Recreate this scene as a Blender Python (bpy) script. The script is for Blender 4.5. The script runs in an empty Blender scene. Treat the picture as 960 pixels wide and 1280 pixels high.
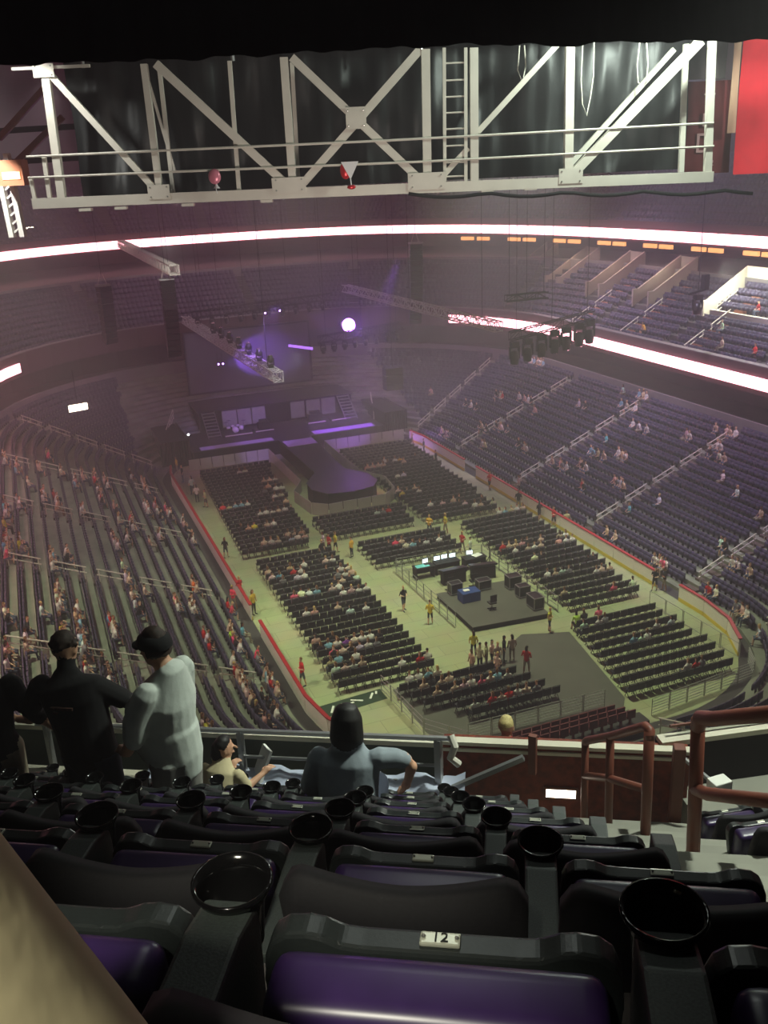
import bpy, bmesh, math, random
import numpy as np
from mathutils import Vector, Matrix

random.seed(7)
rng = np.random.default_rng(7)
scene = bpy.context.scene
C = scene.collection
PI = math.pi

# ------------------------------------------------------------------ camera
EYE = Vector((-23.880441, -64.345757, 27.227068))
YAW, PITCH, ROLL = 0.35696181, 0.35116718, -0.04723951
FOCAL = 1164.5468
_f = Vector((math.sin(YAW)*math.cos(PITCH), math.cos(YAW)*math.cos(PITCH), -math.sin(PITCH)))
_r = Vector((math.cos(YAW), -math.sin(YAW), 0)); _u = _r.cross(_f)
CR = math.cos(ROLL)*_r + math.sin(ROLL)*_u
CU = -math.sin(ROLL)*_r + math.cos(ROLL)*_u
cam_data = bpy.data.cameras.new('camera')
cam = bpy.data.objects.new('camera', cam_data); C.objects.link(cam)
cam.matrix_world = Matrix(((CR.x, CU.x, -_f.x, EYE.x), (CR.y, CU.y, -_f.y, EYE.y), (CR.z, CU.z, -_f.z, EYE.z), (0, 0, 0, 1)))
cam_data.sensor_fit = 'HORIZONTAL'; cam_data.sensor_width = 36.0
cam_data.lens = 36.0*FOCAL/960.0
cam_data.clip_start = 0.05; cam_data.clip_end = 500
scene.camera = cam

# ------------------------------------------------------------------ world, haze, exposure
scene.view_settings.view_transform = 'Standard'
scene.view_settings.look = 'None'
scene.view_settings.gamma = 1.0
scene.view_settings.use_curve_mapping = False
scene.view_settings.exposure = 0.0
scene.cycles.use_denoising = True
scene.cycles.max_bounces = 6
scene.cycles.diffuse_bounces = 3
scene.cycles.volume_bounces = 0
scene.cycles.sample_clamp_indirect = 4.0
world = bpy.data.worlds.new('arena_air'); scene.world = world
world.use_nodes = True
wn = world.node_tree.nodes; wl = world.node_tree.links
wn['Background'].inputs[0].default_value = (0.55, 0.5, 0.6, 1)
wn['Background'].inputs[1].default_value = 0.002
HAZE = 0.0044
vs = wn.new('ShaderNodeVolumeScatter')
vs.inputs['Color'].default_value = (0.94, 0.90, 0.96, 1)
vs.inputs['Density'].default_value = HAZE
vs.inputs['Anisotropy'].default_value = 0.15
wl.new(vs.outputs[0], wn['World Output'].inputs['Volume'])

def lin(c):
    return tuple((x/12.92 if x <= 0.04045 else ((x+0.055)/1.055)**2.4) for x in c)
def rgb(r, g, b):
    return lin((r/255, g/255, b/255))

def lamp(name, kind, loc, energy, color, target=None, size=1.0, spot=None, blend=0.4):
    d = bpy.data.lights.new(name, kind); d.energy = energy; d.color = color
    if kind == 'AREA':
        d.shape = 'DISK'; d.size = size
    else:
        d.shadow_soft_size = size
    if kind == 'SPOT':
        d.spot_size = spot; d.spot_blend = blend
    o = bpy.data.objects.new(name, d); C.objects.link(o); o.location = loc
    if target is not None:
        o.rotation_euler = (Vector(target)-Vector(loc)).to_track_quat('-Z', 'Y').to_euler()
    return o

# house lights in the roof
GREENISH = (0.89, 1.0, 0.66); LAV = (0.80, 0.66, 1.0); ROSE = (1.0, 0.72, 0.80)
lamp('house_light', 'SPOT', (2, -16, 35), 40000, GREENISH, (2, -17, 0), 1.0, 1.15, 0.6)
lamp('house_light', 'SPOT', (-4, 2, 36), 20000, GREENISH, (-4, 0, 0), 1.0, 1.0, 0.6)
lamp('house_light', 'SPOT', (-31, -20, 34), 25000, GREENISH, (-22, -19, 4), 1.0, 1.0, 0.6)
lamp('house_light', 'SPOT', (-24, 6, 36), 13000, (1.0, 0.9, 0.85), (-24, 6, 5), 1.0, 1.0, 0.6)
lamp('house_light', 'SPOT', (16, -10, 36), 38000, LAV, (25, -10, 5), 1.0, 1.1, 0.6)
lamp('house_light', 'SPOT', (16, 14, 36), 36000, LAV, (25, 14, 5), 1.0, 1.1, 0.6)
lamp('house_light', 'SPOT', (22, -6, 36), 30000, (1.0, 0.95, 0.9), (36, -12, 14), 1.0, 0.6, 0.8)
lamp('house_light', 'SPOT', (22, 20, 36), 32000, ROSE, (36, 22, 14), 1.0, 0.9, 0.7)
lamp('house_light', 'SPOT', (0, 36, 36), 17000, ROSE, (0, 60, 16), 1.0, 1.5, 0.7)
lamp('house_light', 'SPOT', (-18, 26, 36), 14000, ROSE, (-28, 40, 12), 1.0, 1.1, 0.7)
lamp('stage_wash', 'SPOT', (7, 12, 20), 44000, (0.36, 0.10, 1.0), (6.2, 28.5, 1.5), 0.3, 0.34, 0.6)
lamp('stage_wash', 'SPOT', (-5, 8, 18), 18000, (0.42, 0.2, 1.0), (-4, 31, 1.5), 0.3, 0.5, 0.6)
lamp('stage_wash', 'SPOT', (2, 4, 18), 6000, (1.0, 0.25, 0.3), (2.0, 9.5, 1.5), 0.2, 0.3, 0.8)
lamp('boards_wash', 'SPOT', (4, 30, 14), 20000, (0.5, 0.2, 1.0), (13, 22, 0.6), 0.3, 0.4, 0.8)

lamp('truss_fill_light', 'SPOT', (-13, 8, 23), 5000, (1, 1, .96), (-11, 20, 20), 0.2, 0.5)  # added fill lamp without a fixture, whitens the near end of the left truss
lamp('truss_fill_light', 'SPOT', (-5.6, 0, 15), 3000, (1, 1, .98), (-5.5, 10, 12), 0.2, 0.6)  # second added fill, for the low truss over the middle of the stage

# local frame of the upper seating section the picture is taken from
ROWANG = math.radians(-29.5)
UX = Vector((math.cos(ROWANG), math.sin(ROWANG), 0)); VX = Vector((-math.sin(ROWANG), math.cos(ROWANG), 0))
def L(u, v, z):
    p = EYE + UX*u + VX*v; p.z = EYE.z + z; return p
# catwalk frame: s across, d ahead, z above the eye
SX = Vector((math.cos(YAW), -math.sin(YAW), 0)); DX = Vector((math.sin(YAW), math.cos(YAW), 0))
def K(s, d, z):
    p = EYE + SX*s + DX*d; p.z = EYE.z + z; return p

lamp('unseen_section_light', 'SPOT', L(4.2, 8.2, 4.2), 3400, (0.92, 1.0, 0.86), L(2.2, 6.6, -5), 0.25, 1.2, 0.5)
lamp('unseen_section_light', 'SPOT', L(3.6, 8.5, 2.5), 900, (0.9, 1.0, 0.84), L(-2.5, 5.6, -3.4), 0.25, 0.8, 0.6)
lamp('unseen_section_light', 'SPOT', L(-0.62, -0.75, 1.6), 420, (1.0, 0.96, 0.78), L(-0.50, 0.33, -0.42), 0.10, 0.42, 0.6)  # added narrow spot behind the camera, only to brighten the khaki knee
lamp('unseen_section_light', 'AREA', L(-0.6, 6.5, 5.0), 34, (0.92, 1.0, 0.92), L(-0.6, 3.0, -3), 1.2)  # added overhead fill, lifts the dark foreground seats
lamp('catwalk_light', 'POINT', K(6.6, 23.2, 3.4), 1500, (0.86, 1.0, 0.88), size=0.2)
lamp('catwalk_light', 'SPOT', K(-8.6, 23.0, 3.4), 700, (1.0, 1.0, 0.95), K(-8.0, 25, 0.8), 0.2, 1.3)
lamp('catwalk_light', 'AREA', K(0, 17, -4.5), 420, (1.0, 0.86, 0.78), K(-1, 25, 1.2), 3.0)
lamp('banner_light', 'SPOT', K(12.5, 24, 2.0), 700, (1.0, 0.92, 0.9), K(12.2, 28.5, 0.8), 0.2, 1.3)

# ------------------------------------------------------------------ materials
MATS = {}
def mat(name, col, rough=0.7, metal=0.0, emit=None, strength=0.0, noise=0.0, nscale=6.0, bump=0.0, spec=None):
    m = bpy.data.materials.new(name); m.use_nodes = True
    nt = m.node_tree; b = nt.nodes['Principled BSDF']
    b.inputs['Base Color'].default_value = (*col, 1)
    b.inputs['Roughness'].default_value = rough; b.inputs['Metallic'].default_value = metal
    if spec is not None: b.inputs['Specular IOR Level'].default_value = spec
    if noise > 0 or bump > 0:
        tc = nt.nodes.new('ShaderNodeTexCoord'); n = nt.nodes.new('ShaderNodeTexNoise')
        n.inputs['Scale'].default_value = nscale; n.inputs['Detail'].default_value = 4
        nt.links.new(tc.outputs['Object'], n.inputs['Vector'])
        if noise > 0:
            r = nt.nodes.new('ShaderNodeValToRGB')
            r.color_ramp.elements[0].color = (*[max(0, c*(1-noise)) for c in col], 1)
            r.color_ramp.elements[1].color = (*[min(1, c*(1+noise)) for c in col], 1)
            r.color_ramp.elements[0].position = 0.3; r.color_ramp.elements[1].position = 0.7
            nt.links.new(n.outputs['Fac'], r.inputs['Fac']); nt.links.new(r.outputs['Color'], b.inputs['Base Color'])
        if bump > 0:
            bp = nt.nodes.new('ShaderNodeBump'); bp.inputs['Strength'].default_value = bump
            bp.inputs['Distance'].default_value = 0.02
            nt.links.new(n.outputs['Fac'], bp.inputs['Height']); nt.links.new(bp.outputs['Normal'], b.inputs['Normal'])
    if emit is not None:
        b.inputs['Emission Color'].default_value = (*emit, 1); b.inputs['Emission Strength'].default_value = strength
    MATS[name] = m
    return m
def objcol_mat(name, rough=0.85):
    m = bpy.data.materials.new(name); m.use_nodes = True
    nt = m.node_tree; b = nt.nodes['Principled BSDF']; b.inputs['Roughness'].default_value = rough
    oi = nt.nodes.new('ShaderNodeObjectInfo'); nt.links.new(oi.outputs['Color'], b.inputs['Base Color'])
    MATS[name] = m
def random_mat(name, cols, rough=0.8):
    m = bpy.data.materials.new(name); m.use_nodes = True
    nt = m.node_tree; b = nt.nodes['Principled BSDF']; b.inputs['Roughness'].default_value = rough
    oi = nt.nodes.new('ShaderNodeObjectInfo'); r = nt.nodes.new('ShaderNodeValToRGB'); r.color_ramp.interpolation = 'CONSTANT'
    els = r.color_ramp.elements
    els[0].color = (*cols[0], 1); els[0].position = 0
    els[1].color = (*cols[1], 1); els[1].position = 1/len(cols)
    for i in range(2, len(cols)):
        e = els.new(i/len(cols)); e.color = (*cols[i], 1)
    nt.links.new(oi.outputs['Random'], r.inputs['Fac']); nt.links.new(r.outputs['Color'], b.inputs['Base Color'])
    MATS[name] = m

mat('concrete', rgb(150, 150, 138), 0.9, noise=0.18, nscale=1.2)
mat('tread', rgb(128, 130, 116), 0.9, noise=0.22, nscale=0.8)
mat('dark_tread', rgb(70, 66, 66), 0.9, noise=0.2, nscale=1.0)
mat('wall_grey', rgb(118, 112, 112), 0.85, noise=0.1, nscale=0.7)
mat('vom_wall', rgb(150, 138, 128), 0.85, noise=0.08, nscale=1.0)
mat('wall_white', rgb(222, 216, 196), 0.8, noise=0.06, nscale=1.0)
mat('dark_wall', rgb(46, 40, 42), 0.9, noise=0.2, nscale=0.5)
mat('black', rgb(16, 16, 17), 0.8)
mat('black_cloth', rgb(17, 18, 18), 0.95, noise=0.3, nscale=3.0, bump=0.3)
mat('black_gloss', rgb(22, 24, 24), 0.45, noise=0.2, nscale=2.0, bump=0.6)
mat('seat_purple', rgb(60, 53, 80), 0.6)
mat('seat_dark', rgb(28, 26, 34), 0.6)
mat('chair_black', rgb(17, 20, 31), 0.6)
mat('chair_red', rgb(110, 20, 22), 0.6)
mat('steel_white', rgb(216, 211, 198), 0.55, noise=0.06, nscale=2.0)
mat('steel', rgb(165, 165, 165), 0.4, 0.6)
mat('truss_metal', rgb(200, 198, 200), 0.45, 0.3)
mat('boards_white', rgb(235, 230, 218), 0.5, noise=0.04, nscale=0.6)
mat('kick_yellow', rgb(222, 196, 60), 0.5)
mat('cap_red', rgb(168, 28, 34), 0.5)
mat('ribbon_led', (1, 1, 1), 0.5, emit=(1.0, 0.36, 0.43), strength=7.0)
mat('ribbon_frame', rgb(74, 46, 48), 0.7)
mat('sign_lit', (1, 1, 1), 0.5, emit=(1.0, 0.80, 0.62), strength=9.0)
mat('amber_lit', (1, 0.7, 0.4), 0.5, emit=(1.0, 0.40, 0.12), strength=1.7)
mat('warm_lit', (1, 0.9, 0.8), 0.5, emit=(1.0, 0.86, 0.68), strength=12.0)
mat('white_lit', (1, 1, 1), 0.5, emit=(0.95, 1.0, 0.96), strength=6.0)
mat('screen_lit', (1, 1, 1), 0.5, emit=(0.72, 0.95, 1.0), strength=3.0)
mat('violet_lit', (1, 1, 1), 0.5, emit=(0.45, 0.16, 1.0), strength=20.0)
mat('violet_small', (1, 1, 1), 0.5, emit=(0.45, 0.20, 1.0), strength=14.0)
mat('ramp_light', rgb(190, 180, 205), 0.5)
mat('stage_top', rgb(50, 46, 50), 0.4, noise=0.1, nscale=1.0)
mat('panel_grey', rgb(150, 156, 146), 0.8, noise=0.1, nscale=2.0)
mat('screen_grey', rgb(92, 90, 98), 0.8, noise=0.2, nscale=0.3)
mat('chrome', rgb(215, 215, 220), 0.2, 0.9)
mat('rail_brown', rgb(118, 64, 48), 0.5, noise=0.12, nscale=4.0)
mat('wood_red', rgb(120, 46, 22), 0.6, noise=0.35, nscale=14.0, bump=0.2)
mat('seat_plastic', rgb(34, 38, 38), 0.36, noise=0.12, nscale=220.0, bump=0.03)
mat('seat_back_fabric', rgb(24, 23, 27), 0.8, noise=0.2, nscale=120.0)
mat('seat_vinyl', rgb(48, 30, 74), 0.34, noise=0.1, nscale=30.0)
mat('armrest_plastic', rgb(52, 58, 56), 0.55, noise=0.35, nscale=260.0, bump=0.06)
mat('cup_gloss', rgb(12, 12, 13), 0.12)
mat('plate_metal', rgb(190, 192, 175), 0.3, 0.4)
mat('letter_dark', rgb(30, 30, 28), 0.6)
mat('bolt_metal', rgb(170, 170, 165), 0.3, 0.8)
mat('khaki', rgb(200, 188, 150), 0.9, noise=0.04, nscale=7.0, bump=0.2)
mat('banner_red', rgb(214, 36, 48), 0.8, noise=0.08, nscale=2.0)
mat('banner_maroon', rgb(104, 34, 36), 0.8, noise=0.1, nscale=2.0)
mat('banner_cream', rgb(205, 172, 140), 0.8)
mat('banner_letter', rgb(200, 170, 165), 0.8)
mat('foil_red', rgb(205, 30, 40), 0.25, 0.3)
mat('foil_pink', rgb(220, 130, 150), 0.3, 0.2)
mat('foil_white', rgb(235, 235, 235), 0.3, 0.1)
mat('paper_white', rgb(240, 240, 232), 0.8)
mat('plastic_blue', rgb(196, 204, 226), 0.4)
mat('cloth_blue', rgb(36, 66, 130), 0.7)
mat('cyan', rgb(120, 220, 225), 0.6)
mat('skin', rgb(205, 158, 128), 0.6)
mat('skin_dark', rgb(150, 104, 78), 0.6)
mat('shirt_black', rgb(20, 19, 21), 0.9, noise=0.25, nscale=16.0)
mat('shirt_print', rgb(70, 40, 30), 0.9, noise=0.4, nscale=40.0)
mat('shirt_mint', rgb(200, 208, 200), 0.9, noise=0.06, nscale=12.0, bump=0.2)
mat('front_grey', rgb(84, 90, 84), 0.8, noise=0.1, nscale=3.0)
mat('shirt_bluegrey', rgb(140, 150, 158), 0.9, noise=0.08, nscale=12.0, bump=0.2)
mat('shirt_red', rgb(190, 30, 34), 0.9)
mat('shorts_grey', rgb(140, 138, 132), 0.9, noise=0.08, nscale=12.0)
mat('shorts_khaki', rgb(150, 140, 118), 0.9, noise=0.08, nscale=12.0)
mat('jeans', rgb(44, 50, 66), 0.9)
mat('hair_brown', rgb(48, 33, 24), 0.7, noise=0.3, nscale=60.0)
mat('hair_black', rgb(18, 15, 14), 0.6, noise=0.3, nscale=60.0)
mat('hair_blonde', rgb(224, 206, 140), 0.6, noise=0.15, nscale=60.0)
mat('eye', rgb(20, 16, 14), 0.3)
mat('shoe', rgb(40, 38, 38), 0.8)
objcol_mat('crowd_shirt')
random_mat('crowd_skin', [rgb(224, 180, 150), rgb(206, 158, 126), rgb(232, 190, 160), rgb(150, 104, 78)])
random_mat('crowd_hair', [rgb(60, 40, 26), rgb(24, 20, 18), rgb(120, 84, 48), rgb(200, 168, 104), rgb(40, 28, 20)])
random_mat('crowd_pants', [rgb(40, 48, 70), rgb(28, 28, 32), rgb(80, 90, 110), rgb(150, 140, 120)])

# arena floor: grey cover panels with dark joints
def floor_mat():
    m = bpy.data.materials.new('floor_cover'); m.use_nodes = True
    nt = m.node_tree; b = nt.nodes['Principled BSDF']; b.inputs['Roughness'].default_value = 0.8
    tc = nt.nodes.new('ShaderNodeTexCoord'); br = nt.nodes.new('ShaderNodeTexBrick')
    br.inputs['Scale'].default_value = 1.0; br.offset = 0.5
    br.inputs['Brick Width'].default_value = 2.44; br.inputs['Row Height'].default_value = 1.22
    br.inputs['Mortar Size'].default_value = 0.012
    br.inputs['Color1'].default_value = (*rgb(184, 188, 146), 1); br.inputs['Color2'].default_value = (*rgb(174, 179, 136), 1)
    br.inputs['Mortar'].default_value = (*rgb(120, 120, 96), 1)
    n = nt.nodes.new('ShaderNodeTexNoise'); n.inputs['Scale'].default_value = 0.5; n.inputs['Detail'].default_value = 6
    mx = nt.nodes.new('ShaderNodeMixRGB'); mx.blend_type = 'MULTIPLY'; mx.inputs[0].default_value = 0.35
    nt.links.new(tc.outputs['Object'], br.inputs['Vector']); nt.links.new(tc.outputs['Object'], n.inputs['Vector'])
    nt.links.new(br.outputs['Color'], mx.inputs[1]); nt.links.new(n.outputs['Color'], mx.inputs[2])
    nt.links.new(mx.outputs['Color'], b.inputs['Base Color'])
    MATS['floor_cover'] = m
floor_mat()

# ------------------------------------------------------------------ mesh helpers
class MB:
    def __init__(self): self.v = []; self.f = []; self.m = []
    def add(self, vs, fs, mi=0):
        o = len(self.v); self.v += [tuple(p) for p in vs]
        self.f += [tuple(i+o for i in f) for f in fs]; self.m += [mi]*len(fs)
        return self
    def box(self, c, s, rz=0.0, mi=0, M=None):
        x, y, z = s[0]/2, s[1]/2, s[2]/2
        P = [Vector(p) for p in ((-x,-y,-z),(x,-y,-z),(x,y,-z),(-x,y,-z),(-x,-y,z),(x,-y,z),(x,y,z),(-x,y,z))]
        R = M if M is not None else Matrix.Rotation(rz, 3, 'Z')
        self.add([R @ p + Vector(c) for p in P], ((0,3,2,1),(4,5,6,7),(0,1,5,4),(1,2,6,5),(2,3,7,6),(3,0,4,7)), mi)
        return self
    def bar(self, a, b, w, h=None, mi=0, up=(0,0,1)):
        a, b = Vector(a), Vector(b); d = b-a; l = d.length
        if l < 1e-6: return self
        d.normalize(); upv = Vector(up)
        if abs(d.dot(upv)) > 0.98: upv = Vector((0.3, 1, 0)).normalized()
        s = d.cross(upv).normalized(); t = s.cross(d)
        M = Matrix((s, d, t)).transposed()
        return self.box((a+b)/2, (w, l, h or w), mi=mi, M=M)
    def tube(self, pts, r, seg=8, mi=0, cap=True):
        pts = [Vector(p) for p in pts]; n = len(pts); rings = []
        prev = None
        for i, p in enumerate(pts):
            t = (pts[min(i+1, n-1)]-pts[max(i-1, 0)]).normalized()
            if prev is None:
                ref = Vector((0,0,1)) if abs(t.z) < 0.9 else Vector((1,0,0))
                s = t.cross(ref).normalized()
            else:
                s = (prev - t*prev.dot(t)).normalized()
            prev = s; q = t.cross(s)
            rr = r[i] if isinstance(r, (list, tuple)) else r
            rings.append([p + (s*math.cos(2*PI*k/seg)+q*math.sin(2*PI*k/seg))*rr for k in range(seg)])
        vs = [v for ring in rings for v in ring]; fs = []
        for i in range(n-1):
            for k in range(seg):
                k2 = (k+1) % seg
                fs.append((i*seg+k, i*seg+k2, (i+1)*seg+k2, (i+1)*seg+k))
        if cap:
            fs.append(tuple(range(seg))[::-1]); fs.append(tuple((n-1)*seg+k for k in range(seg)))
        return self.add(vs, fs, mi)
    def lathe(self, c, prof, seg=16, mi=0, M=None):
        vs = []; fs = []; n = len(prof)
        for (r, z) in prof:
            for k in range(seg):
                p = Vector((r*math.cos(2*PI*k/seg), r*math.sin(2*PI*k/seg), z))
                if M is not None: p = M @ p
                vs.append(p+Vector(c))
        for i in range(n-1):
            for k in range(seg):
                k2 = (k+1) % seg
                fs.append((i*seg+k, i*seg+k2, (i+1)*seg+k2, (i+1)*seg+k))
        return self.add(vs, fs, mi)
    def ball(self, c, r, seg=10, rings=6, mi=0, sc=(1,1,1)):
        prof = [(max(1e-4, math.sin(PI*i/rings))*r, -math.cos(PI*i/rings)*r) for i in range(rings+1)]
        return self.lathe(c, prof, seg, mi, Matrix.Diagonal(sc))
    def prism(self, poly, z0, z1, mi=0, top_mi=None):
        n = len(poly)
        vs = [(x, y, z0) for x, y in poly]+[(x, y, z1) for x, y in poly]
        self.add(vs, [tuple(range(n))[::-1]]+[(k, (k+1) % n, (k+1) % n+n, k+n) for k in range(n)], mi)
        return self.add([(x, y, z1) for x, y in poly], [tuple(range(n))], mi if top_mi is None else top_mi)
    def mesh(self, name, mats, smooth=False, bevel=0.0, bseg=2):
        me = bpy.data.meshes.new(name); me.from_pydata(self.v, [], self.f)
        if isinstance(mats, str): mats = [mats]
        for m in mats: me.materials.append(MATS[m])
        if any(self.m): me.polygons.foreach_set('material_index', self.m)
        if bevel > 0:
            bm = bmesh.new(); bm.from_mesh(me); bmesh.ops.remove_doubles(bm, verts=bm.verts, dist=1e-5)
            bmesh.ops.bevel(bm, geom=list(bm.edges), offset=bevel, segments=bseg, affect='EDGES', profile=0.6)
            bm.to_mesh(me); bm.free()
        if smooth:
            me.polygons.foreach_set('use_smooth', [True]*len(me.polygons))
        me.update()
        return me
    def build(self, name, mats, parent=None, smooth=False, bevel=0.0, bseg=2):
        return link(name, self.mesh(name, mats, smooth, bevel, bseg), parent)

def link(name, me, parent=None, loc=None, rz=0.0):
    o = bpy.data.objects.new(name, me); C.objects.link(o)
    if parent is not None: o.parent = parent
    if loc is not None: o.location = loc
    if rz: o.rotation_euler = (0, 0, rz)
    return o
def tag(o, label, cat, group=None):
    o['label'] = label; o['category'] = cat
    if group: o['group'] = group
    return o
def thing(name, label, cat, loc=(0,0,0), rz=0.0, group=None):
    o = bpy.data.objects.new(name, None); C.objects.link(o)
    o.location = loc; o.rotation_euler = (0, 0, rz); o.empty_display_size = 0.1
    return tag(o, label, cat, group)
def struct(o): o['kind'] = 'structure'; return o
def stuff(o, label=None, cat=None):
    o['kind'] = 'stuff'
    if label: o['label'] = label; o['category'] = cat
    return o
def dup(root, loc=None, rz=None, label=None, group=None, parent=None):
    r = root.copy(); C.objects.link(r)
    if loc is not None: r.location = loc
    if rz is not None: r.rotation_euler = (0, 0, rz)
    if label: r['label'] = label
    if group: r['group'] = group
    if parent is not None: r.parent = parent
    for ch in list(root.children):
        c = ch.copy(); C.objects.link(c); c.parent = r
        for g in ch.children:
            d = g.copy(); C.objects.link(d); d.parent = c
    return r
def replicate(me, locs, rzs, name, mats):
    """many copies of one small mesh joined in one object"""
    nv = len(me.vertices); co = np.empty(nv*3); me.vertices.foreach_get('co', co); co = co.reshape(-1, 3)
    faces = [tuple(p.vertices) for p in me.polygons]; mi = [p.material_index for p in me.polygons]
    locs = np.asarray(locs, float); rz = np.asarray(rzs, float); n = len(locs)
    c, s = np.cos(rz)[:, None], np.sin(rz)[:, None]
    X = co[None, :, 0]*c-co[None, :, 1]*s+locs[:, 0:1]; Y = co[None, :, 0]*s+co[None, :, 1]*c+locs[:, 1:2]
    Z = np.repeat(co[None, :, 2], n, 0)+locs[:, 2:3]
    V = np.stack([X, Y, Z], -1).reshape(-1, 3)
    tot = np.array([len(f) for f in faces]); idx = np.concatenate([np.array(f) for f in faces])
    LV = (idx[None, :]+(np.arange(n)*nv)[:, None]).ravel()
    T = np.tile(tot, n); ST = np.concatenate([[0], np.cumsum(T)[:-1]])
    m2 = bpy.data.meshes.new(name); m2.vertices.add(len(V)); m2.vertices.foreach_set('co', V.ravel())
    m2.loops.add(len(LV)); m2.loops.foreach_set('vertex_index', LV.astype(np.int32))
    m2.polygons.add(len(T)); m2.polygons.foreach_set('loop_start', ST.astype(np.int32))
    m2.polygons.foreach_set('material_index', np.tile(np.array(mi, np.int32), n))
    for m in me.materials: m2.materials.append(m)
    m2.update(calc_edges=True); m2.validate()
    return link(name, m2)
def seen(p):
    """distance along the view and whether the point is inside the picture's field"""
    d = Vector(p)-EYE; z = d.dot(_f)
    if z < 0.1: return z, False
    x = 480+FOCAL*d.dot(CR)/z; y = 640-FOCAL*d.dot(CU)/z
    return z, (-30 < x < 990 and -30 < y < 1310)

# ------------------------------------------------------------------ arena bowl
CXC, CYC, CRAD = 4.5, 22.0, 8.5            # corner centres and radius of the boards (26 x 61 m)
def loop(o, seg=10):
    """plan of the boards pushed outwards by o: points with outward normals"""
    P = []
    for (cx, cy, a0) in ((CXC, CYC, 0), (-CXC, CYC, 90), (-CXC, -CYC, 180), (CXC, -CYC, 270)):
        for k in range(seg+1):
            a = math.radians(a0+90*k/seg); n = (math.cos(a), math.sin(a))
            P.append((cx+n[0]*(CRAD+o), cy+n[1]*(CRAD+o), n[0], n[1]))
    return P
def strip(mb, A, B, mi=0, closed=True):
    n = len(A); vs = list(A)+list(B)
    mb.add(vs, [(k, (k+1) % n, (k+1) % n+n, k+n) for k in range(n if closed else n-1)], mi)
def ring_pts(o, z): return [(p[0], p[1], z) for p in loop(o)]
def arc(o):
    """the same plan, open at the near end (below the section in the foreground)"""
    P = [p for p in loop(o) if p[1] > 0]
    return [(13+o, -27.0, 1, 0)]+P+[(-13-o, -27.0, -1, 0)]
def arc_pts(o, z): return [(p[0], p[1], z) for p in arc(o)]
LOW_N, LOW_O, LOW_P, LOW_Z, LOW_R = 17, 0.9, 0.85, 0.25, 0.359
CLUB_N, CLUB_O, CLUB_P, CLUB_Z, CLUB_R = 10, 16.2, 0.9, 11.0, 0.5

fl = MB(); fl.prism([(p[0], p[1]) for p in loop(0.05)], -0.2, 0.0)
struct(fl.build('floor', 'floor_cover'))
def steps(name, n, o0, pitch, z0, rise, m, zb, ring_pts=ring_pts, closed=True):
    mb = MB(); prev = ring_pts(o0, zb)
    for i in range(n):
        a = ring_pts(o0+i*pitch, z0+i*rise); b = ring_pts(o0+(i+1)*pitch, z0+i*rise)
        strip(mb, prev, a, closed=closed); strip(mb, a, b, closed=closed); prev = b
    return struct(mb.build(name, m))
steps('floor_lower_bowl', LOW_N, LOW_O, LOW_P, LOW_Z, LOW_R, 'tread', -0.2)
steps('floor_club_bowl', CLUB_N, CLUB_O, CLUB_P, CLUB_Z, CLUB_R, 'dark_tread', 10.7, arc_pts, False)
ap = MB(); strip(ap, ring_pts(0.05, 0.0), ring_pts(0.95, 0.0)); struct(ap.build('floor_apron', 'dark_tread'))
def band(name, o, z0, z1, m, t=0.15, ring_pts=arc_pts, cl=False):
    mb = MB()
    a, b = ring_pts(o, z0), ring_pts(o, z1); c, d = ring_pts(o+t, z1), ring_pts(o+t, z0)
    strip(mb, a, b, closed=cl); strip(mb, b, c, closed=cl); strip(mb, c, d, closed=cl); strip(mb, d, a, closed=cl)
    return struct(mb.build(name, m))
band('wall_lower_bowl', 15.36, 5.9, 7.35, 'wall_grey', 0.2, ring_pts, True)
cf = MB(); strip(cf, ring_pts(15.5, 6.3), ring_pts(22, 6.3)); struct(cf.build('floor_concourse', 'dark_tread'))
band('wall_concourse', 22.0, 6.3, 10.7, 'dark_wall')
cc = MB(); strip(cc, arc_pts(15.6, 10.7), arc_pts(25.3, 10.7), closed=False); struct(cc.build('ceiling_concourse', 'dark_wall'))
band('wall_club_front', 15.6, 9.5, 11.7, 'ribbon_frame', 0.55)
band('trim_1', 15.55, 11.7, 11.78, 'wall_grey', 0.65)
band('wall_club_rear', 25.3, 15.5, 16.6, 'wall_grey', 0.2)

# upper level: an oval balcony front with a ribbon board, the upper seats above it
RA, RB_, RN = 39.3, 66.5, 2.7
def oval():
    P = []
    for k in range(-24, 205):
        a = math.radians(k); c, s = math.cos(a), math.sin(a)
        x = RA*math.copysign(abs(c)**(2/RN), c); y = RB_*math.copysign(abs(s)**(2/RN), s)
        if y < -36: continue
        nx = math.copysign(abs(x/RA)**(RN-1)/RA, x); ny = math.copysign(abs(y/RB_)**(RN-1)/RB_, y)
        l = math.hypot(nx, ny); P.append((x, y, nx/l, ny/l))
    # even spacing along the front
    Q = [P[0]]
    for p in P[1:]:
        while math.hypot(p[0]-Q[-1][0], p[1]-Q[-1][1]) > 2.4:
            d = math.hypot(p[0]-Q[-1][0], p[1]-Q[-1][1]); t = 2.4/d
            q = [Q[-1][i]+(p[i]-Q[-1][i])*t for i in range(4)]
            l = math.hypot(q[2], q[3]); Q.append((q[0], q[1], q[2]/l, q[3]/l))
    return Q
OV = oval()
def ov(o, z): return [(p[0]+p[2]*o, p[1]+p[3]*o, z) for p in OV]
mb = MB()
strip(mb, ov(0, 18.9), ov(0, 21.0), closed=False); strip(mb, ov(0, 21.0), ov(0.4, 21.0), closed=False)
strip(mb, ov(0.4, 21.0), ov(0.4, 18.9), closed=False)
struct(mb.build('wall_balcony', 'ribbon_frame'))
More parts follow.
